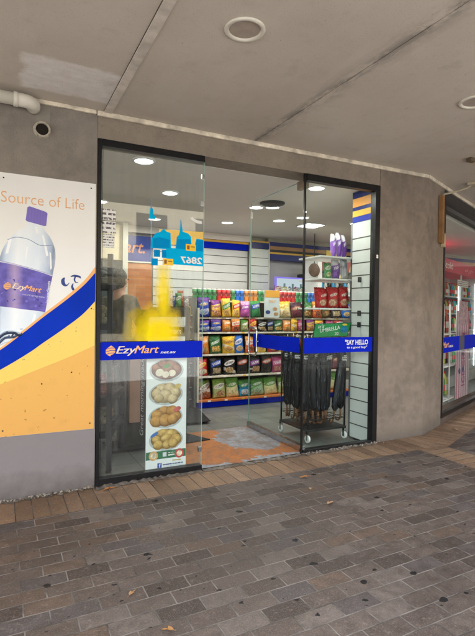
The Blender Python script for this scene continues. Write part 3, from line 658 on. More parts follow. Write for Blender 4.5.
for z0, z1, m in ((2.70, 2.77, M['navy']), (2.63, 2.698, P((.40,.22,.10), .5)), (2.585, 2.628, M['dark']), (2.55, 2.583, M['gold']), (2.44, 2.548, M['navy'])):
    MB().box(4.54, 12.0, 7.80, 7.93, z0, z1).build('stripe', m, hb)
MB().box(4.54, 12.0, 7.84, 7.95, 2.772, 2.843).build('bulkhead', P((.40,.37,.30), .6), hb)
y0_ = 7.78
MB().box(5.85, 6.35, 7.79, 7.798, 2.56, 2.70).build('yellow_patch', M['yellow'], hb)

ws = thing('wall_sign', (2.06, 7.9, 2.26), 'blue lit EzyMart wall sign at the back behind the left window', 'sign')
MB().bbox(1.82, 2.31, 7.88, 7.93, 2.27, 2.69, .005).build('sign_panel', P((.01,.04,.30), .4), ws)
text('sign_text', 'art.', 1.84, 2.40, .34, .17, 7.878, P((.70,.30,.16), .4), ws, .25, .015)
MB().box(1.80, 2.33, 7.87, 7.94, 2.245, 2.268).build('lower_rail', M['offwhite'], ws)
op = MB().box(1.84, 2.31, 7.90, 7.95, 1.0, 2.24).build('brick_panel', None)
q = NT('orange_brick'); b = q.node('ShaderNodeTexBrick'); q.link(q.mapping(q.coord(), rot=(PI/2, 0, 0)), b.inputs['Vector'])
for nm, v in (('Scale', 1), ('Mortar Size', .006), ('Brick Width', .2), ('Row Height', .07)): b.inputs[nm].default_value = v
b.inputs['Color1'].default_value = (.50,.17,.05,1); b.inputs['Color2'].default_value = (.60,.24,.08,1); b.inputs['Mortar'].default_value = (.45,.22,.10,1)
q.base(b.outputs['Color'], .7); op.data.materials.clear(); op.data.materials.append(q.m)
tag(op, 'orange brick patterned wall panel below the blue wall sign', 'wall panel')
cr = thing('reflected_building_panels', (1.6, 7.7, 0), 'tall cream and dark panels painted as a reflected building at the back left', 'cabinet')
MB().bbox(1.30, 1.79, 7.62, 7.94, 2.24, 2.80, .005).build('cream_reflection_panel', P((.78,.70,.50), .5), cr)  # solid panels painted in place of a building reflected in the glass
MB().bbox(1.30, 1.79, 7.64, 7.94, .0, 2.22, .005).build('dark_reflection_panel', P((.06,.075,.08), .4), cr)
MB().box(1.74, 1.82, 7.56, 7.61, .0, 2.83).build('post', P((.55,.55,.48), .5), cr)

# ------------------------------------------------------------------ gondola of chips
GY, GX0, GX1 = 6.60, 2.65, 5.55
gd = thing('gondola_shelf', ((GX0+GX1)/2, GY, 0), 'long cream gondola shelf unit with blue kickboard stocked with chip bags', 'shelf unit')
MB().bbox(GX0+.02, GX1, GY+.03, GY+.55, .0, .088, .004).build('kickboard', M['blue'], gd)
levels = [.115, .47, .80, 1.135, 1.36]
for i, z in enumerate(levels):
    m = P((.55,.17,.05), .5) if i == 0 else M['shelf']
    MB().bbox(GX0+.012, GX1, GY + .02*i + (.02 if i else 0), GY+.50, z-.026, z, .003).build('shelf', m, gd)
MB().box(GX0+.012, GX1, GY+.505, GY+.53, .09, 1.62).build('back_panel', P((.12,.12,.11), .7), gd)
for zi, z in enumerate(levels):
    for i in range(9):
        x = GX0 + .16 + i*.31 + random.uniform(-.05,.05); y = GY + .02*zi + (.02 if zi else 0)
        MB().box(x, x+.05, y-.0022, y-.0006, z-.0245, z-.002).build('price_ticket', (M['paper'], M['paper'], M['gold'])[i % 3], gd)
for x in (GX0, GX1): MB().bbox(x-.012, x+.012, GY+.0, GY+.06, .09, 1.50, .003).build('upright', M['shelf'], gd)
MB().box(GX0-.045, GX0-.013, GY+.05, GY+.55, .0, 1.66).build('side_panel', P((.20,.22,.21), .5), gd)
MB().bbox(GX0-.04, GX1, GY+.22, GY+.53, 1.60, 1.622, .003).build('top_ledge', M['shelf'], gd)

def bag_mesh(seed):
    rnd = random.Random(seed); nx, nz = 9, 13; mb = MB(); vs = []
    wr_ = [(rnd.uniform(.2,.8), rnd.uniform(.1,.9), rnd.uniform(-.5,.5)) for _ in range(7)]
    for side in (-1, 1):
        for j in range(nz):
            for i in range(nx):
                u, v = i/(nx-1), j/(nz-1)
                x = (u-.5); pinch = 1 - .10*math.sin(v*PI)*abs(2*u-1)**2
                e = min(v, 1-v); d = .20*(math.sin(PI*u)**.6 if 0 < u < 1 else 0)*min(1, (e/.28))**.6*(1 if e > .03 else 0)
                for a, b, c in wr_: d += .014*math.sin(14*((u-a)*math.cos(c)+(v-b)*math.sin(c)))*min(1, e/.15)*math.sin(PI*u)
                zig = .012*(-1)**i*(1 if j in (0, nz-1) else 0)
                vs.append((x*pinch, side*d*.5, v + zig))
    n = nx*nz
    for s_ in range(2):
        for j in range(nz-1):
            for i in range(nx-1):
                a = s_*n + j*nx + i; q_ = (a, a+1, a+nx+1, a+nx); mb.f.append(q_ if s_ == 0 else q_[::-1]); mb.sm.append(True)
    for j in range(nz-1):
        for i in (0, nx-1): mb.f.append((j*nx+i, (j+1)*nx+i, n+(j+1)*nx+i, n+j*nx+i)); mb.sm.append(True)
    mb.v = vs
    me = bpy.data.meshes.new('chip_bag'); me.from_pydata(vs, [], [list(f) for f in mb.f]); me.polygons.foreach_set('use_smooth', mb.sm)
    bm = bmesh.new(); bm.from_mesh(me); bmesh.ops.remove_doubles(bm, verts=bm.verts[:], dist=1e-5); bmesh.ops.recalc_face_normals(bm, faces=bm.faces[:]); bm.to_mesh(me); bm.free(); return me
bag_meshes = [bag_mesh(i) for i in range(6)]
_bm = {}
def bag_mat(c, top, logo, ink, pic):
    key = (c, top, logo, ink, pic)
    if key in _bm: return _bm[key]
    q = NT('printed_foil'); g = q.coord('Generated'); x, y, z = q.sep(g)
    rnd = random.Random(hash(key) & 0xffff); cz = rnd.uniform(.58, .68)
    col = q.mix(q.ramp(q.math('ADD', z, q.math('MULTIPLY', q.noise(5, 3, g), .18)), [(.74, 0), (.77, 1)]), c, top)
    boxy = rnd.random() < .4
    def el(cx, cz_, rx, rz, slant=0):
        dx = q.math('DIVIDE', q.math('SUBTRACT', x, cx), rx)
        dz = q.math('DIVIDE', q.math('SUBTRACT', q.math('ADD', z, q.math('MULTIPLY', x, -slant)), cz_ - slant*.5), rz)
        if boxy: return q.math('MAXIMUM', q.math('ABSOLUTE', dx), q.math('ABSOLUTE', dz))
        return q.math('ADD', q.math('MULTIPLY', dx, dx), q.math('MULTIPLY', dz, dz))
    nz = q.noise(9, 4, g)
    sash = q.math('LESS_THAN', q.math('ABSOLUTE', q.math('SUBTRACT', q.math('ADD', z, q.math('MULTIPLY', x, rnd.uniform(-.5,.5))), rnd.uniform(.2,.6))), rnd.uniform(.03,.10)); col = q.mix(q.math('MULTIPLY', sash, rnd.choice((0,.8,.8))), col, rnd.choice((top, logo, mul(c,.4), (.7,.66,.6))))
    pm = q.math('LESS_THAN', q.math('ADD', el(rnd.uniform(.42,.58), .26, .36, .17), q.math('MULTIPLY', nz, .9)), 1.25)
    pm = q.math('MULTIPLY', pm, rnd.choice((0, 1, 1))); col = q.mix(pm, col, q.ramp(q.noise(13, 3, g), [(.35, mul(pic, .35)), (.55, pic), (.72, (.8,.72,.5))]))
    sl = rnd.uniform(.05, .3)
    lm = q.math('LESS_THAN', el(.5, cz, .40, .13, sl), 1)
    col = q.mix(lm, col, logo)
    # lettering strokes inside the emblem
    wv = q.node('ShaderNodeTexWave', Scale=rnd.uniform(4.5, 6.5), Distortion=4.5); wv.inputs['Detail Scale'].default_value = 2.4
    q.link(q.mapping(g, rot=(0, .3, 0), scale=(1, 0, 1)), wv.inputs['Vector'])
    tm = q.math('MULTIPLY', q.math('LESS_THAN', el(.5, cz, .31, .072, sl), 1), q.math('GREATER_THAN', wv.outputs['Fac'], .42))
    col = q.mix(tm, col, ink)
    col = q.mix(q.ramp(q.noise(6, 4, q.mapping(g, loc=(rnd.uniform(0,9),0,0))), [(.5, 0), (.7, .55)]), col, mul(c, .35))
    q.base(col, .3); q.b.inputs['Metallic'].default_value = .15
    q.bump(q.noise(7, 5, g), .9, .02)
    _bm[key] = q.m; return q.m
pal = {  # colour word: base, top, emblem, ink, picture
 'purple and blue': ((.025,.06,.40), (.10,.03,.22), (.05,.10,.45), (.85,.62,.05), (.40,.50,.75)),
 'purple and yellow': ((.62,.34,.04), (.15,.02,.22), (.72,.45,.08), (.25,.03,.25), (.55,.20,.08)),
 'yellow with green emblem': ((.85,.55,.05), (.80,.50,.05), (.03,.28,.07), (.85,.85,.8), (.75,.45,.12)),
 'yellow with red emblem': ((.85,.58,.06), (.82,.50,.05), (.65,.03,.02), (.88,.85,.8), (.75,.45,.12)),
 'pink and purple': ((.45,.10,.35), (.55,.30,.50), (.30,.05,.35), (.85,.80,.85), (.60,.40,.55)),
 'green and blue': ((.04,.22,.08), (.05,.30,.06), (.04,.08,.45), (.85,.85,.85), (.55,.45,.10)),
 'white and yellow': ((.72,.62,.30), (.80,.50,.05), (.85,.70,.20), (.75,.25,.05), (.70,.50,.25)),
 'dark maroon': ((.12,.015,.03), (.05,.01,.03), (.30,.10,.06), (.82,.65,.45), (.50,.22,.08)),
 'brown and green': ((.14,.08,.03), (.04,.16,.04), (.05,.28,.08), (.82,.78,.6), (.50,.26,.08)),
 'orange': ((.72,.22,.02), (.60,.30,.12), (.80,.32,.05), (.9,.85,.8), (.70,.40,.12)),
 'orange and red': ((.68,.10,.02), (.70,.30,.06), (.80,.75,.65), (.60,.05,.02), (.30,.06,.02)),
 'pale green': ((.20,.32,.10), (.10,.28,.06), (.40,.45,.25), (.85,.85,.8), (.50,.50,.25)),
 'red': ((.55,.02,.02), (.55,.02,.02), (.85,.60,.08), (.80,.05,.03), (.82,.70,.45)),
 'black and white': ((.012,.012,.014), (.01,.01,.01), (.78,.76,.74), (.02,.02,.02), (.60,.40,.16)),
 'black and blue': ((.012,.012,.016), (.01,.01,.01), (.03,.09,.45), (.85,.85,.85), (.60,.45,.25)),
 'black and red': ((.014,.012,.012), (.01,.01,.01), (.40,.07,.04), (.85,.82,.8), (.62,.30,.10)),
 'black and purple': ((.02,.012,.02), (.01,.01,.01), (.22,.04,.25), (.85,.82,.85), (.60,.30,.12)),
 'magenta': ((.35,.02,.14), (.30,.03,.12), (.60,.20,.35), (.9,.85,.85), (.55,.20,.15)),
 'dark green': ((.02,.10,.03), (.03,.14,.04), (.02,.18,.05), (.85,.85,.8), (.75,.45,.08)),
 'yellow': ((.85,.55,.03), (.80,.50,.03), (.75,.40,.05), (.10,.05,.02), (.75,.42,.10)),
 'bright blue': ((.02,.16,.62), (.02,.14,.55), (.75,.78,.82), (.03,.10,.45), (.75,.55,.25)),
 'rust and green': ((.32,.10,.05), (.20,.32,.06), (.75,.72,.65), (.10,.10,.06), (.35,.12,.05)),
 'light green': ((.42,.52,.20), (.22,.38,.06), (.80,.80,.70), (.12,.14,.06), (.50,.30,.15)),
 'pale yellow and green': ((.70,.66,.34), (.13,.36,.05), (.12,.34,.05), (.85,.85,.8), (.72,.68,.38)),
 'sky blue and green': ((.02,.32,.62), (.10,.34,.06), (.08,.30,.10), (.85,.85,.85), (.6,.72,.8)),
 'mint and green': ((.36,.56,.36), (.10,.34,.05), (.10,.30,.08), (.85,.85,.8), (.40,.58,.38)),
 'blue and red': ((.03,.08,.36), (.45,.03,.03), (.80,.78,.78), (.05,.08,.40), (.55,.20,.10)),
}
ordn = ['first','second','third','fourth','fifth','sixth','seventh','eighth','ninth','tenth','eleventh','twelfth','thirteenth','fourteenth','fifteenth','sixteenth','seventeenth','eighteenth','nineteenth','twentieth']
def px2x(px): return 2.65 + (px-198)*.01715 + (px-198)**2*.0000135
rows = [
 ('top', 1.362, .285, [('purple and blue',198.5,210,.30),('purple and yellow',211,221.5),('yellow with green emblem',222,230.5),('yellow with red emblem',231,238.5),('pink and purple',239,247.5),('green and blue',249,260),('white and yellow',276,288.5),('dark maroon',289,300),('brown and green',300.5,310),('orange and red',311,319),('brown and green',320,329),('black and blue',330,340),('bright blue',341,349)]),
 ('second', 1.137, .205, [('purple and blue',199.5,210.5),('purple and blue',211,221.5),('orange',222,230.5),('orange and red',231,239),('pale green',239.5,247),('red',248,256),('black and white',256.5,264.5),('black and blue',265,271.5),('dark green',272,280.5),('orange',281,288.5),('yellow',289,295.5),('magenta',296,303),('purple and yellow',305,313),('yellow with red emblem',314,323),('magenta',324,333),('blue and red',334,343)]),
 ('middle', .802, .295, [('orange',201,210),('dark green',210.5,222.5),('yellow',223,234),('bright blue',234.5,243.5),('orange and red',244,254),('yellow with red emblem',255,265),('red',266,276),('yellow',277,288),('orange',289,299),('red',300,310),('blue and red',311,322),('orange and red',323,334),('dark maroon',335,345)]),
 ('fourth', .472, .295, [('red',199,209,.26),('black and blue',211,223.5),('black and white',224.5,235.5),('black and red',236.5,247.5),('black and purple',248.5,259.5),('black and red',260,270),('magenta',271,283),('magenta',284,295),('black and white',296,307),('red',308,319),('magenta',320,331),('dark maroon',332,343)]),
 ('bottom', .117, .305, [('rust and green',201,213.5),('light green',214.5,226.5),('pale yellow and green',227.5,239),('sky blue and green',239.5,250.5),('mint and green',251,263.5),('pale yellow and green',264,277),('light green',278,290),('mint and green',291,303),('rust and green',304,316),('sky blue and green',317,329),('pale yellow and green',330,342)]),
]
for ri, (rn, z, h, lst) in enumerate(rows):
    for i, it in enumerate(lst):
        nm, a, b = it[:3]; hh = it[3] if len(it) > 3 else h*random.uniform(.88, 1.04)
        x0, x1 = px2x(a), px2x(b)
        o = bpy.data.objects.new('chip_bag', bag_meshes[(i*5+ri) % 6].copy()); C.objects.link(o); o.data.materials.append(bag_mat(*pal[nm]))
        o.scale = ((x1-x0)*random.uniform(1.04, 1.14), random.uniform(.36, .5), hh); o.location = ((x0+x1)/2, GY + .085 + .02*ri*.2, z + .001); o.rotation_euler = (R(random.uniform(-11,-2)), R(random.uniform(-5,5)), R(random.uniform(-13,13)))
        tag(o, f'{nm} chip bag, {ordn[i]} from the left on the {rn} gondola shelf', 'chip bag', 'chip bags on the gondola shelves')
# tubes on the top ledge
tube_m = MB().lathe([(.001,0), (.037,0), (.038,.004), (.038,.19), (.036,.193), (.036,.205), (.034,.212), (.001,.212)], (0,0,0), 18)
tube_me = None
tcs = ['green']*5 + ['red']*3 + ['green'] + ['blue']*2 + ['orange']*3 + ['green']*2 + ['blue'] + ['red']*6 + ['green']*3 + ['blue']*2 + ['orange']*2 + ['red']*3
tcol = {'green': (.05,.26,.09), 'red': (.55,.03,.03), 'blue': (.03,.16,.55), 'orange': (.65,.25,.06)}
def tube_mat(c):
    q = NT('printed_tube'); g = q.coord('Generated'); x, y, z = q.sep(g)
    col = q.mix(q.math('MULTIPLY', q.math('GREATER_THAN', z, .42), q.math('LESS_THAN', z, .72)), c, mul(c, .45))
    col = q.mix(q.math('MULTIPLY', q.math('GREATER_THAN', q.noise(9, 3, q.coord('Object')), .54), q.math('LESS_THAN', q.math('ABSOLUTE', q.math('SUBTRACT', z, .56)), .2)), col, (.75,.70,.60))
    col = q.mix(q.math('GREATER_THAN', z, .92), col, (.72,.70,.66)); q.base(col, .35); return q.m
tms = {k_: tube_mat(v_) for k_, v_ in tcol.items()}
cnt = {}
for i, cn in enumerate(tcs):
    x = 2.69 + i*.0815
    if x > 5.45: break
    if tube_me is None:
        o = tube_m.build('snack_tube', tms[cn]); tube_me = o.data
    else:
        o = bpy.data.objects.new('snack_tube', tube_me.copy()); C.objects.link(o); o.data.materials.clear(); o.data.materials.append(tms[cn])
    o.location = (x, GY + .29, 1.623); cnt[cn] = cnt.get(cn, 0) + 1; o.scale = (1, 1, .86)
    tag(o, f'{cn} snack tube, {ordn[cnt[cn]-1]} {cn} one from the left on the gondola top ledge', 'snack tube', 'snack tubes on the top ledge of the gondola')
# show card on the top shelf
sc_ = thing('show_card', (3.90, GY+.02, 1.362), 'orange and pale grey show card standing among the chip bags', 'show card')
MB().bbox(3.765, 4.045, GY-.0, GY+.012, 1.364, 1.80, .003).build('card', P((.52,.58,.60), .5), sc_)
MB().box(3.767, 4.043, GY-.003, GY-.0005, 1.685, 1.798).build('orange_head', P((.62,.31,.05), .5), sc_)
text('card_text', 'ONLY', 3.84, 1.60, .13, .045, GY-.002, P((.7,.42,.2), .5), sc_, 0, .02)
for a, b in ((3.83, 1.45), (3.96, 1.50), (3.98, 1.42)):
    MB().ell(a, b, .045, .03, GY-.002).build('product_picture', P((.45,.28,.14) if a > 3.9 else (.04,.06,.2), .4, .5, 40), sc_)
# end of gondola: packets on pegs
ge = thing('end_rack', (2.52, 6.72, 0), 'narrow end rack of small packets at the left end of the gondola', 'rack')
MB().bbox(2.44, 2.595, 6.80, 6.84, .0, 1.55, .003).build('back_panel', P((.16,.17,.16), .6), ge)
for i in range(8): MB().bbox(2.445, 2.59, 6.70, 6.80, .12 + i*.18, .125 + i*.18 + .012, .002).build('tray', P((.35,.33,.28), .5), ge)
cols = [(.45,.10,.06), (.50,.35,.08), (.12,.28,.10), (.55,.18,.16), (.20,.26,.12), (.5,.4,.25), (.42,.06,.06), (.6,.42,.1)]
for i in range(8):
    o = bpy.data.objects.new('snack_packet', bag_meshes[i % 6].copy()); C.objects.link(o); c = cols[i]
    o.data.materials.append(bag_mat(c, mul(c, .6), (.7,.66,.55), mul(c, .4), mul(c, 1.1))); o.scale = (.13, .25, .13); o.location = (2.518, 6.74, .139 + i*.18)
    tag(o, f'small packet on the {ordn[i]} tray from the floor of the gondola end rack', 'packet', 'packets on the gondola end rack')

# ------------------------------------------------------------------ left window: bin stand, food banner, cabinet, person
st = thing('bin_stand', (.907, 4.33, 0), 'dark metal tiered stand holding clear bins behind the left window', 'stand', -R(23))
for x, y, hh in ((-.02, .0, 1.95), (-.52, .0, 1.95), (-.02, .66, .98), (-.52, .66, .98)): MB().bbox(x-.022, x+.022, y-.022, y+.022, .0, hh, .004).build('post', M['dark'], st, False)
for z, dd in ((.33, .66), (.63, .66), (1.30, .2), (1.66, .2)):
    MB().bbox(-.50, -.04, -.02, .02, z-.03, z+.03, .003).bbox(-.04, .0, .0, dd-.02, z-.02, z+.04, .003).bbox(-.50, -.04, dd-.02, dd+.02, z-.03, z+.03, .003).build('rail', M['dark'], st, False)
    MB().box(-.50, -.04, .022, dd-.021, z-.012, z).build('tray', M['steelgrey'], st, False)
binm = glass_mat((.75,.78,.76), .04, .3)
goods = [(.34, 'clear bin of pale crackers on the lowest tier of the stand', (.42,.31,.16)), (.64, 'clear bin of red wrapped sweets on the second tier of the stand', (.45,.07,.06)), (1.31, 'clear bin of beige buns on the third tier of the stand', (.62,.50,.28)), (1.67, 'clear bin of grey packets on the top tier of the stand', (.30,.32,.32))]
for z, lb, c in goods:
    b = thing('goods_bin', (.907, 4.33, z), lb, 'bin', -R(23), 'bins on the tiered stand')
    dd = .62 if z < 1 else .20
    MB().bbox(-.49, -.05, .03, dd, .0, .25, .01).build('tub', binm, b, False)
    mb = MB()
    for i in range(90):
        x, y, zz = random.uniform(-.44,-.09), random.uniform(.07,dd-.05), random.uniform(.03, .17); r = random.uniform(.025,.042)
        mb.lathe([(.001,-r*.6), (r*.8,-r*.4), (r,0), (r*.8,r*.4), (.001,r*.6)], (x,y,zz), 7)
    mb.build('contents', P(c, .5, .6, 12), b, False)

fb = thing('food_banner', (1.35, 4.09, .03), 'tall white banner with four round food bowls standing inside the left window', 'banner')
yf = 4.085
MB().box(1.155, 1.528, yf, yf+.004, .035, 1.03).build('banner_sheet', P((.84,.88,.88), .5, .05, 2), fb)
MB().box(1.155, 1.528, yf+.02, yf+.05, .015, .034).build('base_bar', M['steelgrey'], fb)
bowls = [(1.340, .930, (.30,.085,.03), (.42,.17,.08)), (1.335, .720, (.66,.48,.24), (.84,.70,.44)), (1.335, .515, (.55,.25,.05), (.74,.42,.12)), (1.340, .312, (.60,.33,.06), (.84,.60,.20))]
for bi, (cx, cz, c1, c2) in enumerate(bowls):
    bo = MB().ell(cx, cz - .010, .158, .100, yf-.0008, 40).build('bowl_picture', P((.50,.55,.56), .4, .25, 20), fb)
    MB().ell(cx, cz - .004, .140, .086, yf-.0014, 40).build('bowl_inside', P(mul(c1, .45), .5, .5, 16), bo)
    fm = NT('food_print'); u = fm.node('ShaderNodeTexVoronoi', Scale=22); fm.link(fm.mapping(fm.coord(), scale=(1,.0,1)), u.inputs['Vector'])
    fm.base(fm.mix(fm.noise(30, 4, fm.coord()), mul(c1, .6), c2) if bi == 0 else fm.ramp(fm.noise(20, 5, fm.coord()), [(.3, mul(c1, .75)), (.62, c2)]), .4)
    gx, gy_, gz_ = fm.sep(fm.coord('Generated'))
    d2 = fm.math('ADD', fm.math('POWER', fm.math('ABSOLUTE', fm.math('SUBTRACT', gx, .42)), 2), fm.math('POWER', fm.math('ABSOLUTE', fm.math('SUBTRACT', gz_, .62)), 2))
    tone = fm.ramp(fm.noise(26, 5, fm.coord()), [(.3, mul(c1, .8)), (.7, c2)])
    fm.base(fm.mix(fm.ramp(d2, [(.02, 0), (.42, 1)]), tone, mul(c1, .38)), .5)
    rnd = random.Random(bi + 3)
    sets = ([(-.09,.02,.045,.7), (-.03,.045,.05,.6), (.05,.04,.055,.6), (.09,.0,.04,.8), (.0,.0,.06,.6), (-.06,-.03,.04,.9), (.05,-.04,.036,.9), (-.005,-.05,.034,.9)],
            [(-.035,.045,.050,.9), (.035,.045,.052,.95), (-.09,.0,.046,.9), (.085,.0,.050,.9), (.0,-.02,.058,.95), (-.07,-.045,.044,.9), (.055,-.05,.048,.85)],
            [(-.02,.05,.044,.85), (.05,.045,.05,.85), (-.075,.015,.052,.9), (.10,-.01,.042,.85), (-.085,-.035,.056,.9), (-.005,-.03,.058,.92), (.065,-.035,.050,.88)],
            [(-.03,.05,.060,.6), (.05,.045,.062,.65), (-.09,.0,.040,.8), (.0,.01,.055,.6), (.09,-.01,.050,.9), (-.075,-.045,.044,.9), (.005,-.05,.042,.9), (.06,-.045,.046,.9)])[bi]
    for j, (dx, dz, r, q_) in enumerate(sets):
        a = cx + dx + rnd.uniform(-.006,.006); b = cz + dz + rnd.uniform(-.005,.005); y1 = yf-.0017-.0004*j
        MB().ell(a, b-.004, r*1.05, r*q_*1.06, y1, 22).build('food_piece', P(mul(c1, .5), .5, .4, 25), bo)
        pale = bi == 0 and j in (6, 7) or bi == 0 and j == 5
        mm = fm.m if not pale else P((.74,.66,.50), .5, .2, 20)
        MB().ell(a-.002, b+.002, r*.96, r*q_*.93, y1-.0002, 22, rnd.uniform(-.4,.4)).build('food_piece', mm, bo)
    if bi == 0: MB().ell(cx+.0, cz+.03, .035, .018, yf-.007, 16, .4).build('garnish', P((.06,.22,.04), .5), bo)
    if bi in (1, 2): MB().ell(cx+.105, cz+.055, .035, .022, yf-.007, 16, .3).build('garnish', P((.60,.12,.10) if bi == 2 else (.72,.55,.20), .5, .5, 40), bo)
    if bi == 3: MB().ell(cx-.11, cz+.045, .04, .014, yf-.007, 16, .5).build('garnish', P((.06,.16,.50), .5), bo)
MB().box(1.157, 1.526, yf-.0015, yf-.0003, .135, .205).build('green_strip', P((.03,.17,.08), .5), fb)
for a, c in ((1.225, (.70,.42,.18)), (1.465, (.62,.08,.07))):
    MB().ell(a, .168, .042, .042, yf-.002).build('badge', P(c, .5, .3, 30), fb); MB().ell(a, .168, .026, .026, yf-.0026).build('badge', P((.85,.75,.55), .5, .5, 40), fb)
MB().box(1.31, 1.345, yf-.0022, yf-.0016, .152, .19).build('shield', P((.7,.75,.75), .5), fb); MB().box(1.36, 1.42, yf-.0022, yf-.0016, .155, .185).build('strip_print', lines_mat((.03,.17,.08), (.8,.8,.75), 40, .45), fb)
MB().box(1.262, 1.302, yf-.002, yf-.001, .057, .098).build('social_icon', P((.03,.10,.42), .5), fb)
text('social_icon', 'f', 1.275, .060, .016, .034, yf-.003, M['white'], fb, 0, .03)
MB().box(1.31, 1.50, yf-.0015, yf-.0005, .062, .088).build('banner_print', lines_mat((.74,.79,.80), (.05,.09,.25), 45, .42), fb)
MB().box(1.40, 1.48, yf-.0022, yf-.0016, .092, .115).build('banner_print', lines_mat((.74,.79,.80), (.5,.35,.05), 40, .4), fb)

cb_ = thing('dark_cabinet', (1.55, 5.1, 0), 'dark cabinet with white printed panels and a round white logo behind the banner', 'cabinet')
MB().bbox(1.20, 1.88, 5.0, 5.45, .0, 1.16, .006).bbox(1.42, 1.88, 5.0, 5.45, 1.161, 1.46, .006).build('body', P((.035,.036,.032), .4), cb_)
MB().box(1.435, 1.845, 4.994, 4.9985, 1.275, 1.385).build('panel', lines_mat((.66,.72,.74), (.2,.22,.22), 22, .58), cb_)
MB().box(1.425, 1.845, 4.994, 4.9985, 1.02, 1.17).build('panel', P((.64,.70,.72), .5), cb_)
lg = MB()
for i in range(28):
    a, b = 2*PI*i/28, 2*PI*(i+1)/28; cx, cz = 1.515, 1.222
    lg.xz([(cx+.05*math.cos(a), cz+.05*math.sin(a)), (cx+.05*math.cos(b), cz+.05*math.sin(b)), (cx+.042*math.cos(b), cz+.042*math.sin(b)), (cx+.042*math.cos(a), cz+.042*math.sin(a))], 4.993)
lg.xz([(1.50,1.19), (1.525,1.20), (1.53,1.215), (1.505,1.235), (1.512,1.25), (1.535,1.253), (1.50,1.262), (1.49,1.24), (1.512,1.215), (1.508,1.2)], 4.993).build('round_logo', M['white'], cb_)
text('cabinet_text', 'Dofiam', 1.60, 1.20, .20, .062, 4.992, M['white'], cb_, .3, .015)
text('cabinet_text', 'SNACKS', 1.66, 1.065, .16, .05, 4.992, P((.55,.45,.05), .5), cb_, .2, .03)
text('vertical_text', 'Great morning snacks', 1.395, .12, .86, .05, 4.996, P((.38,.40,.42), .5), cb_, .3, 0, False, PI/2)
MB().bbox(1.215, 1.33, 4.92, 4.99, .28, .95, .01).build('paper_bag_holder', P((.33,.20,.14), .7), cb_)
# loose goods on top of the counter at the gondola end
tg = thing('counter_stand', (2.25, 6.35, 0), 'dark counter unit between the cabinet and the gondola', 'counter')
MB().bbox(1.95, 2.38, 6.25, 6.75, .0, 1.50, .006).build('body', P((.06,.06,.052), .4), tg)
rnd = random.Random(4)
for i, (c, nm) in enumerate([((.5,.08,.2),'pink'), ((.06,.3,.25),'teal'), ((.6,.55,.5),'white'), ((.12,.2,.5),'blue'), ((.15,.35,.12),'green'), ((.6,.2,.08),'orange'), ((.35,.3,.3),'grey')]):
    o = bpy.data.objects.new('snack_packet', bag_meshes[i % 6].copy()); C.objects.link(o)
    o.data.materials.append(bag_mat(c, mul(c,.6), (.75,.7,.65), mul(c,.5), mul(c,1.2))); o.scale = (.09, .25, .16 + .04*(i % 3)); o.location = (1.99 + i*.06, 6.32 + .07*(i % 2), 1.501)
    o.rotation_euler = (R(-6), 0, R(rnd.uniform(-20,20))); tag(o, f'small {nm} packet standing on the dark counter left of the gondola', 'packet', 'packets on the dark counter')

for i in range(5):
    c, nm = [((.55,.06,.05),'red'), ((.75,.6,.1),'yellow'), ((.1,.3,.6),'blue'), ((.5,.12,.4),'purple'), ((.1,.4,.15),'green')][i]
    o = bpy.data.objects.new('snack_packet', bag_meshes[i].copy()); C.objects.link(o); o.data.materials.append(bag_mat(c, mul(c,.6), (.75,.7,.6), mul(c,.4), mul(c,1.1)))
    o.scale = (.15, .4, .21); o.location = (3.75 + i*.16, 7.66, 1.742) if False else (4.56 + i*.13, 7.50, 1.742); o.rotation_euler = (R(-6), 0, R(-8 + i*4)); tag(o, f'{nm} packet standing on the back counter below the price board', 'packet', 'packets on the back counter')
# person behind the cabinet, seen from behind and turned to the right
def skin_obj(name, verts, edges, radii, mat, parent, root=0, sub=2):
    me = bpy.data.meshes.new(name); me.from_pydata(verts, edges, []); o = bpy.data.objects.new(name, me); C.objects.link(o); o.parent = parent
    bm = bmesh.new(); bm.from_mesh(me); lay = bm.verts.layers.skin.verify(); bm.verts.ensure_lookup_table()
    for i, v in enumerate(bm.verts):
        r = radii[i]; v[lay].radius = r if isinstance(r, tuple) else (r, r); v[lay].use_root = (i == root)
    bm.to_mesh(me); bm.free(); me.materials.append(mat)
    m = o.modifiers.new('skin', 'SKIN'); m.use_smooth_shade = True
    s_ = o.modifiers.new('sub', 'SUBSURF'); s_.levels = sub; s_.render_levels = sub; return o
pr = thing('person', (1.27, 5.68, .0), 'person with short dark hair and a dark jacket behind the cabinet, seen from behind', 'person', R(-55))
# local: +y is forward
V = [(0,0,1.0), (0,.01,1.18), (0,0,1.38), (0,-.01,1.52), (0,.0,1.62), (0,.02,1.73), (0,.02,1.83),
     (-.19,0,1.50), (-.25,.10,1.24), (-.20,.36,1.20), (-.19,.44,1.20), (.19,0,1.50), (.25,.10,1.24), (.20,.36,1.20), (.19,.44,1.20),
     (-.10,0,.94), (-.11,.02,.52), (-.11,-.02,.10), (-.11,.14,.04), (.10,0,.94), (.11,.02,.52), (.11,-.02,.10), (.11,.14,.04)]
E_ = [(0,1),(1,2),(2,3),(3,4),(4,5),(5,6),(3,7),(7,8),(8,9),(9,10),(3,11),(11,12),(12,13),(13,14),(0,15),(15,16),(16,17),(17,18),(0,19),(19,20),(20,21),(21,22)]
RR = [(.15,.11),(.14,.10),(.17,.11),(.10,.08),.055,(.085,.10),(.075,.09),.062,.05,.036,.03,.062,.05,.036,.03,.09,.06,.045,.04,.09,.06,.045,.04]
skin_obj('body', V, E_, RR, M['skin'], pr)
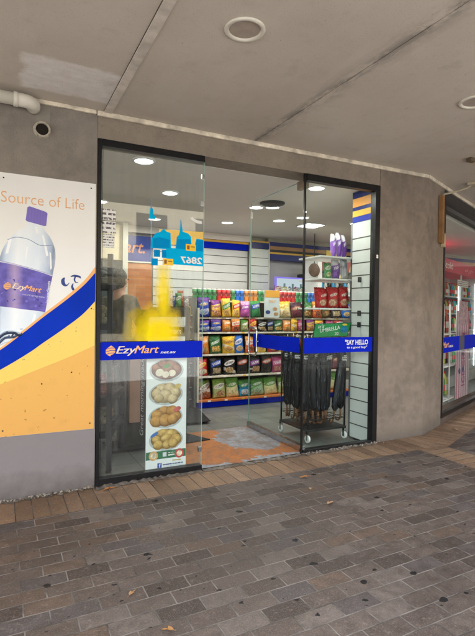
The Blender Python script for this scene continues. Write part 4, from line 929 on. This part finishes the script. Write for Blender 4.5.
for sx in (-1, 1):
    MB().lathe([(.001,-.03), (.014,-.02), (.016,.0), (.012,.02), (.001,.03)], (sx*.082, .01, 1.745), 10).build('ear', M['skin'], pr, False)
    mb = MB()
    for j, (dx, l) in enumerate(((-.03,.075), (-.011,.085), (.009,.08), (.028,.065))):
        mb.tube([(sx*.19+dx, .46, 1.20), (sx*.19+dx, .46+l*.5, 1.198), (sx*.19+dx, .46+l, 1.182)], [.010,.009,.006], 8)
    mb.tube([(sx*.19-sx*.035, .43, 1.20), (sx*.19-sx*.06, .47, 1.195), (sx*.19-sx*.062, .50, 1.19)], [.012,.010,.007], 8).build('fingers', M['skin'], pr, False)
jv = [V[0], V[1], V[2], (0,-.01,1.50), (0,-.005,1.60)] + [V[7], V[8], (-.20,.33,1.205)] + [V[11], V[12], (.20,.33,1.205)]
skin_obj('jacket', jv, [(0,1),(1,2),(2,3),(3,4),(3,5),(5,6),(6,7),(3,8),(8,9),(9,10)], [(.175,.135),(.17,.125),(.195,.135),(.13,.10),.078,.085,.07,.055,.085,.07,.055], M['jacket'], pr)
tv = [(0,0,.98)] + V[15:18] + V[19:22]
skin_obj('trousers', tv, [(0,1),(1,2),(2,3),(0,4),(4,5),(5,6)], [(.16,.12),.105,.078,.062,.105,.078,.062], M['trousers'], pr)
MB().lathe([(.001, .118)] + [(.098*math.sin(R(a)), .118*math.cos(R(a))) for a in range(15, 131, 15)] + [(.066, -.10), (.05,-.13)], (0,-.012,1.775), 18).build('hair', M['hair'], pr, False)
MB().lathe([(.001,-.012),(.013,0),(.001,.03)], (0,.125,1.73), 8).build('nose', M['skin'], pr, False)
for sx in (-1,1): MB().lathe([(.001,-.01),(.011,0),(.001,.01)], (sx*.034,.112,1.765), 8).build('eye', M['dark'], pr, False)
MB().lathe([(.001,-.005),(.025,0),(.001,.005)], (0,.108,1.685), 10).build('mouth', P((.35,.14,.11), .5), pr, False)
pr.scale = (1.0, 1.0, 1.03)

# ------------------------------------------------------------------ umbrella rack
ur = thing('umbrella_rack', (3.32, 4.66, 0), 'black wire rack on casters full of umbrellas behind the right window', 'rack')
rx0, rx1, ry0, ry1 = 3.06, 3.60, 4.37, 4.96
MB().bbox(rx0, rx1, ry0, ry1, .125, .15, .004).build('base_shelf', M['rubber'], ur)
for x in (rx0+.015, rx1-.015):
    for y in (ry0+.015, ry1-.015):
        MB().tube([(x, y, .15), (x, y, 1.16)], .011, 8).build('post', M['black'], ur)
        cs = MB().tube([(x-.012, y, .045), (x+.012, y, .045)], .042, 14).build('caster', M['white'], ur)
        MB().box(x-.016, x-.013, y-.015, y+.015, .03, .124).box(x+.013, x+.016, y-.015, y+.015, .03, .124).box(x-.016, x+.016, y-.015, y+.015, .10, .1235).build('bracket', M['steel'], cs)
mb = MB()
for z in (.95, 1.16):
    mb.tube([(rx0+.015, ry0+.015, z), (rx1-.015, ry0+.015, z), (rx1-.015, ry1-.015, z), (rx0+.015, ry1-.015, z), (rx0+.015, ry0+.015, z)], .007, 6)
for i in range(6):
    y = ry0 + .05 + i*.10; mb.tube([(rx0+.015, y, 1.16), (rx1-.015, y, 1.16)], .004, 6)
mb.build('top_wire', M['black'], ur)
mb = MB()
for i in range(8):
    x = rx0 + .03 + i*.068
    mb.tube([(x, ry0+.01, .25), (x, ry1-.01, .25)], .0035, 5)
for y in (ry0+.01, ry1-.01): mb.tube([(rx0+.015, y, .25), (rx1-.015, y, .25)], .005, 5)
for i in range(5): mb.tube([(rx0+.015, ry0 + .03 + i*.13, .28), (rx1-.015, ry0 + .03 + i*.13, .28)], .0035, 5)
mb.build('lower_wire', M['black'], ur)
sleeve = NT('black_nylon'); n = sleeve.noise(7, 6, sleeve.mapping(sleeve.node('ShaderNodeNewGeometry').outputs['Position'], scale=(11,11,1.0)), .65)
sleeve.base(sleeve.ramp(n, [(.48, (.002,.0022,.004)), (.60, (.012,.014,.024)), (.70, (.22,.25,.32))]), .2); sleeve.bump(n, .9, .01)  # pale streaks in the colour are painted highlights on the crinkled nylon
um0 = None
def umb_parts(t):
    mb = MB(); prof = [(.014, .17), (.034, .21), (.040, .32), (.044, .55), (.043, .78), (.034, .85), (.020, .89)]
    n = 16; vs = []
    for r, h in prof:
        for kk in range(n): a = 2*PI*kk/n; rr = r*(1 + .16*(-1)**kk); vs.append((rr*math.cos(a + h*.8), rr*math.sin(a + h*.8), h))
    mb.add(vs, [(i*n+kk, i*n+(kk+1) % n, (i+1)*n+(kk+1) % n, (i+1)*n+kk) for i in range(len(prof)-1) for kk in range(n)], True)
    mb.build('folded_canopy', sleeve.m, t, False)
    MB().tube([(0,0,.87), (0,0,.93), (.012,0,.99), (.01,0,1.02)], .006, 8).build('tip', M['steel'], t, False)
    h = MB().tube([(0,0,.17), (0,0,.09), (.0,.006,.055), (.0,.028,.03), (0,.055,.035), (0,.066,.06)], .011, 10); h.build('handle', P((.16,.075,.035), .35), t, False)
    MB().box(-.034, .034, -.052, -.050, .755, .80).build('swing_tag', M['print'], t, False)
    MB().lathe([(.048, .70), (.0495, .705), (.0495, .73), (.048, .735)], (0,0,0), 16).build('strap', M['blackgloss'], t, False)
ups = [(3.10,4.46),(3.11,4.55),(3.10,4.64),(3.12,4.73),(3.11,4.82),(3.13,4.90),(3.17,4.42),(3.255,4.44),(3.30,4.42),(3.36,4.43),(3.44,4.42),(3.56,4.43),(3.22,4.58),(3.30,4.64),(3.42,4.60),(3.38,4.78),(3.25,4.80),(3.52,4.76)]
pl_ = ['on the left side of the rack nearest the glass', 'second along the left side of the rack', 'third along the left side of the rack', 'fourth along the left side of the rack', 'fifth along the left side of the rack', 'rearmost on the left side of the rack',
       'first from the left in the front row of the rack', 'second from the left in the front row of the rack', 'third from the left in the front row of the rack', 'fourth from the left in the front row of the rack', 'leaning fifth from the left in the front row of the rack', 'at the right end of the front row of the rack',
       'left one in the middle of the rack', 'centre one in the middle of the rack', 'right one in the middle of the rack', 'middle one at the back of the rack', 'left one at the back of the rack', 'right one at the back of the rack']
for i in range(12): ups.append((random.uniform(3.15, 3.54), random.uniform(4.47, 4.9))); pl_.append('packed tightly inside the wire rack')
for i, ((x, y), l) in enumerate(zip(ups, pl_)):
    lb = 'folded black umbrella hanging ' + l; z = .155 + random.uniform(0, .03)
    if um0 is None: um0 = u_ = thing('umbrella', (x, y, z), lb, 'umbrella', 0, 'black umbrellas in the wire rack'); umb_parts(u_)
    else: u_ = dup(um0, (x, y, z), lb)
    u_.rotation_euler = (R(random.uniform(-2,2)), R(random.uniform(-2.5,2.5) + (7 if i == 10 else 0)), R(random.uniform(-35,35)))
gs = thing('umbrella_sign', (3.38, 4.36, 1.18), 'slanted green price sign on top of the umbrella rack', 'sign')
gy = 4.355
q = MB(); q.xz([(3.14,1.325), (3.635,1.335), (3.575,1.19), (3.11,1.18)], gy); q.build('board', M['green'], gs)
MB().xz([(3.128,1.330), (3.65,1.342), (3.583,1.182), (3.10,1.172)], gy+.003).build('edge', P((.01,.05,.02), .5), gs)
text('sign_text', "it's", 3.17, 1.275, .09, .035, gy-.002, M['white'], gs, .3, .0, False, .12)
text('sign_text', 'UMBRELLA', 3.20, 1.228, .28, .042, gy-.002, M['white'], gs, .1, .01, False, .14)
text('sign_text', '20', 3.40, 1.200, .055, .034, gy-.002, M['white'], gs, .1, .01)
MB().ell(3.535, 1.262, .052, .040, gy-.0015).build('blue_globe', P((.02,.22,.42), .5, .4, 40), gs)
MB().ell(3.545, 1.318, .035, .012, gy-.002).build('yellow_burst', M['yellow'], gs)
MB().tube([(3.38, gy+.01, 1.16), (3.38, gy+.01, 1.2)], .008, 6).build('stem', M['black'], gs)

# ------------------------------------------------------------------ right return: slat wall and shelves
xs_ = 3.665
sl = thing('slat_return', (xs_, 4.2, 0), 'white slat board on the pillar return with striped blue, orange and yellow header', 'slat wall')
MB().box(xs_, xs_+.05, D+.03, 4.385, .02, 2.84).build('board', M['slat'], sl)
g = MB(); z = .17
while z < 2.44: g.box(xs_-.002, xs_-.0004, D+.03, 4.385, z, z+.012); z += .142
g.build('groove', M['groove'], sl)
for z0, z1, m in ((2.765, 2.838, M['navy']), (2.665, 2.763, M['orange']), (2.625, 2.663, M['navy']), (2.555, 2.623, M['gold']), (2.49, 2.553, P((.01,.03,.36), .4))):
    MB().box(xs_-.006, xs_-.0006, D+.03, 4.385, z0, z1).build('header_stripe', m, sl)
for z in (1.80, 1.42, 1.29): MB().bbox(xs_-.04, xs_-.003, 4.22, 4.24, z, z+.06, .003).build('hook', M['dark'], sl)
sh = thing('wall_shelf', (3.5, 4.7, 0), 'three white wall shelves projecting behind the slat board', 'shelf unit')
for z in (2.10, 1.845, 1.505):
    MB().bbox(3.24, 3.90, 4.42, 4.86, z-.018, z, .003).build('shelf_board', M['white'], sh)
    MB().tube([(3.55, 4.44, z-.02), (3.78, 4.44, z-.02), (3.78, 4.44, z-.12)], .008, 6).build('bracket', M['steel'], sh)
MB().bbox(3.70, 3.74, 4.42, 4.46, .0, 2.5, .003).build('upright', M['steelgrey'], sh)
def shelf_bag(x, z, w, h, pl, label, y=4.52, nm='snack_bag'):
    o = bpy.data.objects.new(nm, bag_meshes[random.randrange(6)].copy()); C.objects.link(o); o.data.materials.append(bag_mat(*pl))
    o.scale = (w, .45, h); o.location = (x, y, z+.001); o.rotation_euler = (R(-6), 0, R(random.uniform(-10,10))); tag(o, label, 'snack bag', 'snack bags on the wall shelves')
rd = ((.55,.015,.02), (.50,.01,.015), (.55,.02,.02), (.85,.80,.75), (.72,.40,.25)); pp = ((.14,.04,.36), (.62,.60,.66), (.20,.06,.42), (.8,.8,.85), (.5,.45,.65)); gp = ((.03,.30,.08), (.02,.22,.05), (.7,.7,.6), (.03,.2,.05), (.6,.6,.3)); wp = ((.55,.58,.62), (.6,.62,.66), (.4,.42,.5), (.2,.2,.3), (.5,.5,.55))
shelf_bag(3.35, 1.505, .15, .23, rd, 'red snack bag at the left end of the lowest wall shelf'); shelf_bag(3.50, 1.505, .17, .25, rd, 'red snack bag in the middle of the lowest wall shelf'); shelf_bag(3.66, 1.505, .15, .26, rd, 'red snack bag at the right end of the lowest wall shelf')
shelf_bag(3.42, 1.505, .16, .25, rd, 'red snack bag behind the front row on the lowest wall shelf', 4.66)
shelf_bag(3.42, 1.845, .09, .19, gp, 'green snack bag on the middle wall shelf'); shelf_bag(3.535, 1.845, .12, .23, pp, 'purple and white snack bag on the middle wall shelf'); shelf_bag(3.66, 1.845, .10, .25, wp, 'grey white snack bag on the middle wall shelf')
shelf_bag(3.50, 2.10, .06, .28, pp, 'narrow purple and white packet at the left of the top wall shelf'); shelf_bag(3.575, 2.10, .06, .30, pp, 'narrow purple and white packet in the middle of the top wall shelf'); shelf_bag(3.65, 2.10, .06, .28, pp, 'narrow purple and white packet at the right of the top wall shelf')

# ------------------------------------------------------------------ back counter: price board, machine, fridge
pbd = thing('price_board', (4.85, 7.55, 1.6), 'lit white price board in a purple frame above the chip shelves', 'price board')
MB().bbox(4.50, 5.14, 7.50, 7.54, 1.76, 2.10, .006).build('frame', M['purple_glow'], pbd); MB().box(4.53, 5.11, 7.494, 7.4985, 1.79, 2.07).build('panel', M['price_glow'], pbd)
for i in range(9): MB().box(4.55 + i*.06, 4.59 + i*.06, 7.489, 7.4935, 1.80, 1.86 + .06*((i*7) % 3)).build('bottle_picture', P(((.1,.35,.6), (.35,.5,.6), (.15,.25,.3))[i % 3], .5), pbd)
bc = thing('back_counter', (5.6, 7.6, 0), 'dark back counter along the rear wall', 'counter')
MB().bbox(4.45, 5.95, 7.46, 7.9, .0, 1.70, .006).build('body', P((.07,.07,.07), .5), bc); MB().bbox(4.43, 5.97, 7.44, 7.92, 1.705, 1.74, .004).build('top', P((.18,.18,.17), .4), bc)
cm = thing('coffee_machine', (5.45, 7.6, 1.742), 'black glossy machine with pale screen on the back counter', 'machine')
MB().bbox(5.20, 5.70, 7.48, 7.85, 1.745, 2.19, .012).build('body', M['blackgloss'], cm); MB().box(5.24, 5.66, 7.470, 7.4785, 2.0, 2.02).box(5.24, 5.66, 7.470, 7.4785, 1.86, 1.875).build('trim', M['steelgrey'], cm)
MB().box(5.28, 5.40, 7.474, 7.4788, 2.09, 2.14).build('screen', P((.5,.55,.55), .2), cm); MB().tube([(5.36,7.46,1.90), (5.36,7.46,2.0)], .012, 8).build('spout', M['steel'], cm)
fr_ = thing('display_fridge', (5.75, 7.0, 0), 'white display fridge with patterned red header behind the right window', 'fridge')
q = NT('red_swirl_print'); wv = q.node('ShaderNodeTexWave', Scale=2.2, Distortion=7); q.link(q.coord(), wv.inputs['Vector'])
q.base(q.ramp(wv.outputs['Fac'], [(.5, (.22,.03,.03)), (.8, (.30,.06,.04)), (.92, (.55,.40,.15))]), .4); swirl = q.m
FX0, FX1, FY = 5.08, 5.98, 7.0
MB().box(FX0, FX0+.09, FY, FY+.45, .0, 2.44).box(FX1-.06, FX1, FY, FY+.45, .0, 2.44).box(FX0, FX1, FY+.44, FY+.47, 0, 2.44).box(FX0+.09, FX1-.06, FY, FY+.43, .0, .2).build('cabinet', M['white'], fr_)
MB().bbox(FX0+.095, FX1-.065, FY-.01, FY+.4, 2.20, 2.44, .006).build('header', swirl, fr_)
MB().box(FX0+.09, FX1-.06, FY-.008, FY+.002, 2.165, 2.198).build('door_top', M['dark'], fr_)
for z in (1.78, 1.45, 1.1, .75, .4): MB().box(FX0+.092, FX1-.062, FY+.04, FY+.42, z-.02, z).build('shelf', M['white'], fr_)
bottle_me = {}
def bottle(x, y, z, c, label, s=1, group='bottles in the display fridge'):
    kk = c
    if kk not in bottle_me:
        o = MB().lathe([(.001,0), (.032,0), (.034,.01), (.034,.14), (.030,.165), (.014,.20), (.013,.222), (.001,.222)], (0,0,0), 16).build('drink_bottle', P(c, .2)); bottle_me[kk] = o.data
        l_ = MB().lathe([(.0345,.05), (.0348,.052), (.0348,.11), (.0345,.112)], (0,0,0), 16).build('label', P((.55,.04,.04) if c[0] < .1 else (.7,.7,.65), .4), o, False); cp = MB().lathe([(.015,.215), (.015,.236), (.001,.236)], (0,0,0), 12).build('cap', M['red'], o, False)
        bottle_me[kk] = (o.data, l_.data, cp.data)
    else:
        o = bpy.data.objects.new('drink_bottle', bottle_me[kk][0]); C.objects.link(o)
        for nm_, d_ in (('label', bottle_me[kk][1]), ('cap', bottle_me[kk][2])): ch = bpy.data.objects.new(nm_, d_); C.objects.link(ch); ch.parent = o
    o.location = (x, y, z); o.scale = (s,)*3; tag(o, label, 'bottle', group); return o
bc_ = [((.05,.30,.55),'blue'), ((.55,.52,.12),'yellow'), ((.45,.48,.45),'clear'), ((.04,.25,.08),'green'), ((.03,.015,.01),'dark'), ((.45,.08,.04),'red')]
for zi, (z, zn) in enumerate(((1.78,'top'), (1.45,'second'))):
    for i in range(8):
        c, n_ = bc_[(i*2 + zi) % 6 if i else 0]
        bottle(FX0 + .15 + i*.088, FY+.10, z, c, f'{n_} drink bottle, {ordn[i]} from left, {zn} shelf of the red headed display fridge', 1.15)
MB().box(FX0+.40, FX0+.62, FY-.006, FY-.001, 2.06, 2.15).build('price_card', M['yellow'], fr_)
hr = thing('hanging_sign', (5.02, 6.9, 1.9), 'round brown hanging sign left of the display fridge', 'sign')
MB().lathe([(.001,0), (.115,0), (.122,.01), (.115,.02), (.001,.02)], (4.97, 6.95, 2.20), 28, 'y').build('disc', P((.10,.055,.035), .5, .4, 14), hr)
MB().tube([(4.97,6.96,2.32), (4.97,6.96,2.84)], .006, 6).build('rod', M['dark'], hr)

# ------------------------------------------------------------------ angled corner window and what is behind it
wc = thing('shop_window', (AO[0], AO[1], 0), 'angled corner shop window with a blue EzyMart band and dark frame', 'window', ANG)
MB().box(.605, .645, -.01, .06, .136, 2.898).box(.646, 6.4, -.01, .06, 2.825, 2.898).box(.646, 6.4, -.01, .06, .136, .19).box(3.4, 3.44, -.006, .05, .191, 2.824).build('frame', M['black'], wc, False)
MB().box(.64, 3.405, .012, .022, .185, 2.83).box(3.435, 6.4, .012, .022, .185, 2.83).build('glass_pane', M['glass_far'], wc, False)
MB().box(.646, 1.40, .006, .010, .955, 1.155).box(1.66, 3.39, .006, .010, .955, 1.155).build('sign_band', M['blue'], wc, False)
text('logo_text', 'Mart', .652, 1.02, .26, .075, .004, M['logo'], wc, .32, 0, world=False, heavy=.03)
text('logo_text', 'net.au', .93, 1.015, .17, .035, .004, M['white'], wc, .3, .01, world=False)
MB().box(1.401, 1.659, .008, .0115, .955, 1.155).build('band_gap', P((.06,.065,.12), .4), wc, False)
def A(name, t_, d_, z_, label, cat, group=None): p_ = frameA(t_, d_); return thing(name, (p_[0], p_[1], z_), label, cat, ANG, group)
df = A('drinks_fridge', 4.9, .95, 0, 'glass drinks fridge with red header reading cold behind the corner window', 'fridge')
fw = 1.35
MB().box(-fw, -fw+.06, 0, .6, 0, 2.40).box(fw-.06, fw, 0, .6, 0, 2.40).box(-fw, fw, .58, .62, 0, 2.40).box(-fw+.06, fw-.06, 0, .57, 0, .22).build('cabinet', P((.45,.47,.47), .4), df, False)
MB().bbox(-fw, fw, -.03, .55, 2.27, 2.52, .006).build('header', M['cold_lit'], df, False)
for x in (-fw+.12, fw-.12, -.06): MB().box(x-.01, x+.01, .01, .025, .3, 2.15).build('light_strip', M['lamp_soft'], df, False)
text('header_text', 'cold', -1.12, 2.33, .46, .135, -.034, M['white'], df, 0, .0, world=False)
for i in range(5): MB().ell(.25 + i*.12, 2.37 + .02*math.sin(i*2), .05, .022, -.033 - i*.0004, 14, i*.7).build('header_swirl', P((.75,.30,.34), .4), df, False)
MB().bbox(-.04, .04, -.02, .0, .22, 2.262, .004).bbox(-fw+.02, -fw+.09, -.02, 0, .22, 2.262, .004).bbox(fw-.09, fw-.02, -.02, 0, .22, 2.262, .004).build('door_frame', P((.55,.57,.55), .3), df, False)
for z in (1.82, 1.48, 1.12, .78, .46): MB().box(-fw+.065, fw-.065, .03, .56, z-.03, z).build('shelf', P((.55,.60,.58), .4), df, False)
MB().box(-.30, .5, -.024, -.0205, 2.02, 2.16).build('door_notice', M['print_big'], df, False)
for zi, z in enumerate((1.82, 1.48, 1.12, .78, .46)):
    for i in range(20):
        c, n_ = bc_[(i*(2+zi) + zi*3 + i//3) % 6]; t_ = 4.9 - fw + .14 + i*.125; p_ = frameA(t_, .95 + .12)
        bottle(p_[0], p_[1], z, c, f'{n_} drink bottle, {ordn[i]} from left, {["top","second","third","fourth","lowest"][zi]} shelf of the cold drinks fridge', 1.2, 'bottles in the cold drinks fridge')
sbn = A('striped_banner', 2.50, .25, .06, 'pale pink and white vertically striped banner behind the corner window', 'banner')
q = NT('stripes'); w = q.node('ShaderNodeTexWave', Scale=2.6); w.wave_profile = 'SIN'; q.link(q.mapping(q.coord(), scale=(1,0,0)), w.inputs['Vector'])
q.base(q.mix(q.ramp(w.outputs['Fac'], [(.6, 0), (.75, 1)]), (.62,.56,.60), (.50,.12,.20)), .5)
MB().box(-.36, .36, 0, .004, .0, 1.45).build('banner_sheet', q.m, sbn, False)
MB().box(-.25, .25, -.003, -.0005, 1.22, 1.60).build('picture_panel', P((.60,.40,.45), .5, .6, 16), sbn, False)
text('banner_text', 'ICE CREAM', .12, .25, .85, .16, -.003, P((.40,.10,.22), .5), sbn, 0, .01, False, PI/2, False)
for a, b in ((.0, .78), (-.18,.5), (.02,.52)): MB().ell(a, b, .06, .05, -.003, 12, a).build('banner_mark', P((.10,.10,.22), .5), sbn, False)
wk = A('bottle_rack', 1.95, .28, .05, 'white wire rack of large bottles behind the corner window beside the pillar', 'rack')
mb = MB()
for x in (-.36, -.05, .30):
    for y in (0, .35): mb.tube([(x, y, 0), (x, y, 1.55)], .014, 8)
for z in (.12, .62, 1.10):
    for y in (0, .35): mb.tube([(-.36, y, z), (.30, y, z)], .010, 6)
    for x in (-.36, -.05, .30): mb.tube([(x, 0, z), (x, .35, z)], .010, 6)
    for i in range(8): mb.tube([(-.34 + i*.09, 0, z), (-.34 + i*.09, .35, z)], .005, 5)
mb.build('wire_frame', M['white'], wk, False)
for zi, z in enumerate((.13, .63, 1.11)):
    for i in range(5):
        c, n_ = bc_[(4, 5, 0, 3, 1)[(i + zi) % 5]]; p_ = frameA(1.95 - .29 + i*.135, .28 + .16)
        bottle(p_[0], p_[1], z + .055, c, f'large {n_} bottle, {ordn[i]} from left, {["lowest","middle","top"][zi]} tier of the white wire rack', 1.55, 'large bottles on the white wire rack')
dc = A('security_camera', 1.9, .5, 2.846, 'small dark dome camera on the ceiling behind the corner window', 'camera')
MB().lathe([(.07,-.001), (.07,-.03), (.055,-.06), (.03,-.085), (.001,-.09)], (0,0,0), 18).build('dome', M['blackgloss'], dc, False)
MB().bbox(-.09, .09, -.09, .09, -.012, -.0005, .003).build('mount', M['offwhite'], dc, False)

# ------------------------------------------------------------------ across the street (seen only as reflections)
reflection_blocker = thing('building', (26, 4, 0), 'added unseen brick block at the far end of the footpath, darkening window reflections', 'building')
MB().box(24, 40, -6, 26, -.5, 12).build('wall', P((.10,.06,.045), .9, .25, .8), reflection_blocker)  # added out of view to keep bright sky out of the corner window
for i in range(8): MB().box(23.93, 23.99, -5 + i*3.6, -3 + i*3.6, .6, 2.8).box(23.93, 23.99, -5 + i*3.6, -3 + i*3.6, 4.4, 6.4).build('window', M['blackgloss'], reflection_blocker)
o2 = thing('building', (40, -14, 0), 'added unseen brick building across the street to the right, darkening window reflections', 'building')
MB().box(26.2, 90, -22, -14, -.1, 11).build('wall', P((.16,.09,.065), .9, .25, .8), o2)  # added out of view so the corner window reflects something dark
for i in range(14): MB().box(28 + i*4, 30 + i*4, -13.99, -13.93, 4.4, 6.4).build('window', M['blackgloss'], o2)
ob = thing('building', (2, -16, 0), 'cream rendered building across the street', 'building')
MB().box(-14, 26, -22, -16, -.1, 8.5).build('wall', P((.62,.54,.40), .8, .15, .5), ob)
MB().box(-14, 26, -15.98, -14.2, 3.1, 3.4).build('awning', P((.10,.09,.08), .6), ob)
for i in range(12):
    w_ = MB().box(-13 + i*3.2, -11.4 + i*3.2, -15.99, -15.93, 4.6, 6.4).build('window', M['blackgloss'], ob)
    s_ = MB().box(-13 + i*3.2, -10.4 + i*3.2, -15.99, -15.94, .3, 2.7).build('shop_glass', M['blackgloss'], ob)

# ------------------------------------------------------------------ light and camera
S = bpy.context.scene
W = bpy.data.worlds.new('World'); S.world = W; W.use_nodes = True; wt = W.node_tree; bg = wt.nodes['Background']
sky = wt.nodes.new('ShaderNodeTexSky'); sky.sky_type = 'NISHITA'; sky.sun_disc = False; sky.sun_elevation = R(62); sky.sun_rotation = R(10); sky.air_density = 1.2; sky.dust_density = 2.5
hs = wt.nodes.new('ShaderNodeHueSaturation'); hs.inputs['Saturation'].default_value = .22; hs.inputs['Value'].default_value = 9.0
wt.links.new(sky.outputs[0], hs.inputs['Color']); wt.links.new(hs.outputs[0], bg.inputs[0]); bg.inputs[1].default_value = .15
su = bpy.data.lights.new('sun', 'SUN'); su.energy = 5; su.angle = R(.5); su.color = (1, .95, .87)
so = bpy.data.objects.new('sun', su); C.objects.link(so); so.rotation_euler = (R(-28), 0, R(-10)); so.location = (0, 10, 20)

yaw, pitch, roll, f = .4625, -.0131, -.0128, 478.61
fw_ = Vector((math.sin(yaw)*math.cos(pitch), math.cos(yaw)*math.cos(pitch), math.sin(pitch)))
rt = Vector((math.cos(yaw), -math.sin(yaw), 0)); upv = rt.cross(fw_)
r2 = rt*math.cos(roll) - upv*math.sin(roll); u2 = upv*math.cos(roll) + rt*math.sin(roll)
cam = bpy.data.cameras.new('camera'); co = bpy.data.objects.new('camera', cam); C.objects.link(co); S.camera = co
co.matrix_world = Matrix(((r2.x, u2.x, -fw_.x, 0), (r2.y, u2.y, -fw_.y, 0), (r2.z, u2.z, -fw_.z, 1.45), (0, 0, 0, 1)))
cam.sensor_fit = 'VERTICAL'; cam.sensor_height = 36; cam.lens = 36*f/636; cam.clip_end = 800; cam.clip_start = .05
S.view_settings.view_transform = 'Standard'; S.view_settings.look = 'None'; S.view_settings.exposure = 0; S.view_settings.gamma = 1
S.cycles.transparent_max_bounces = 32; S.cycles.max_bounces = 10; S.cycles.use_denoising = True
S.cycles.sample_clamp_indirect = 6; S.cycles.caustics_reflective = False; S.cycles.caustics_refractive = False
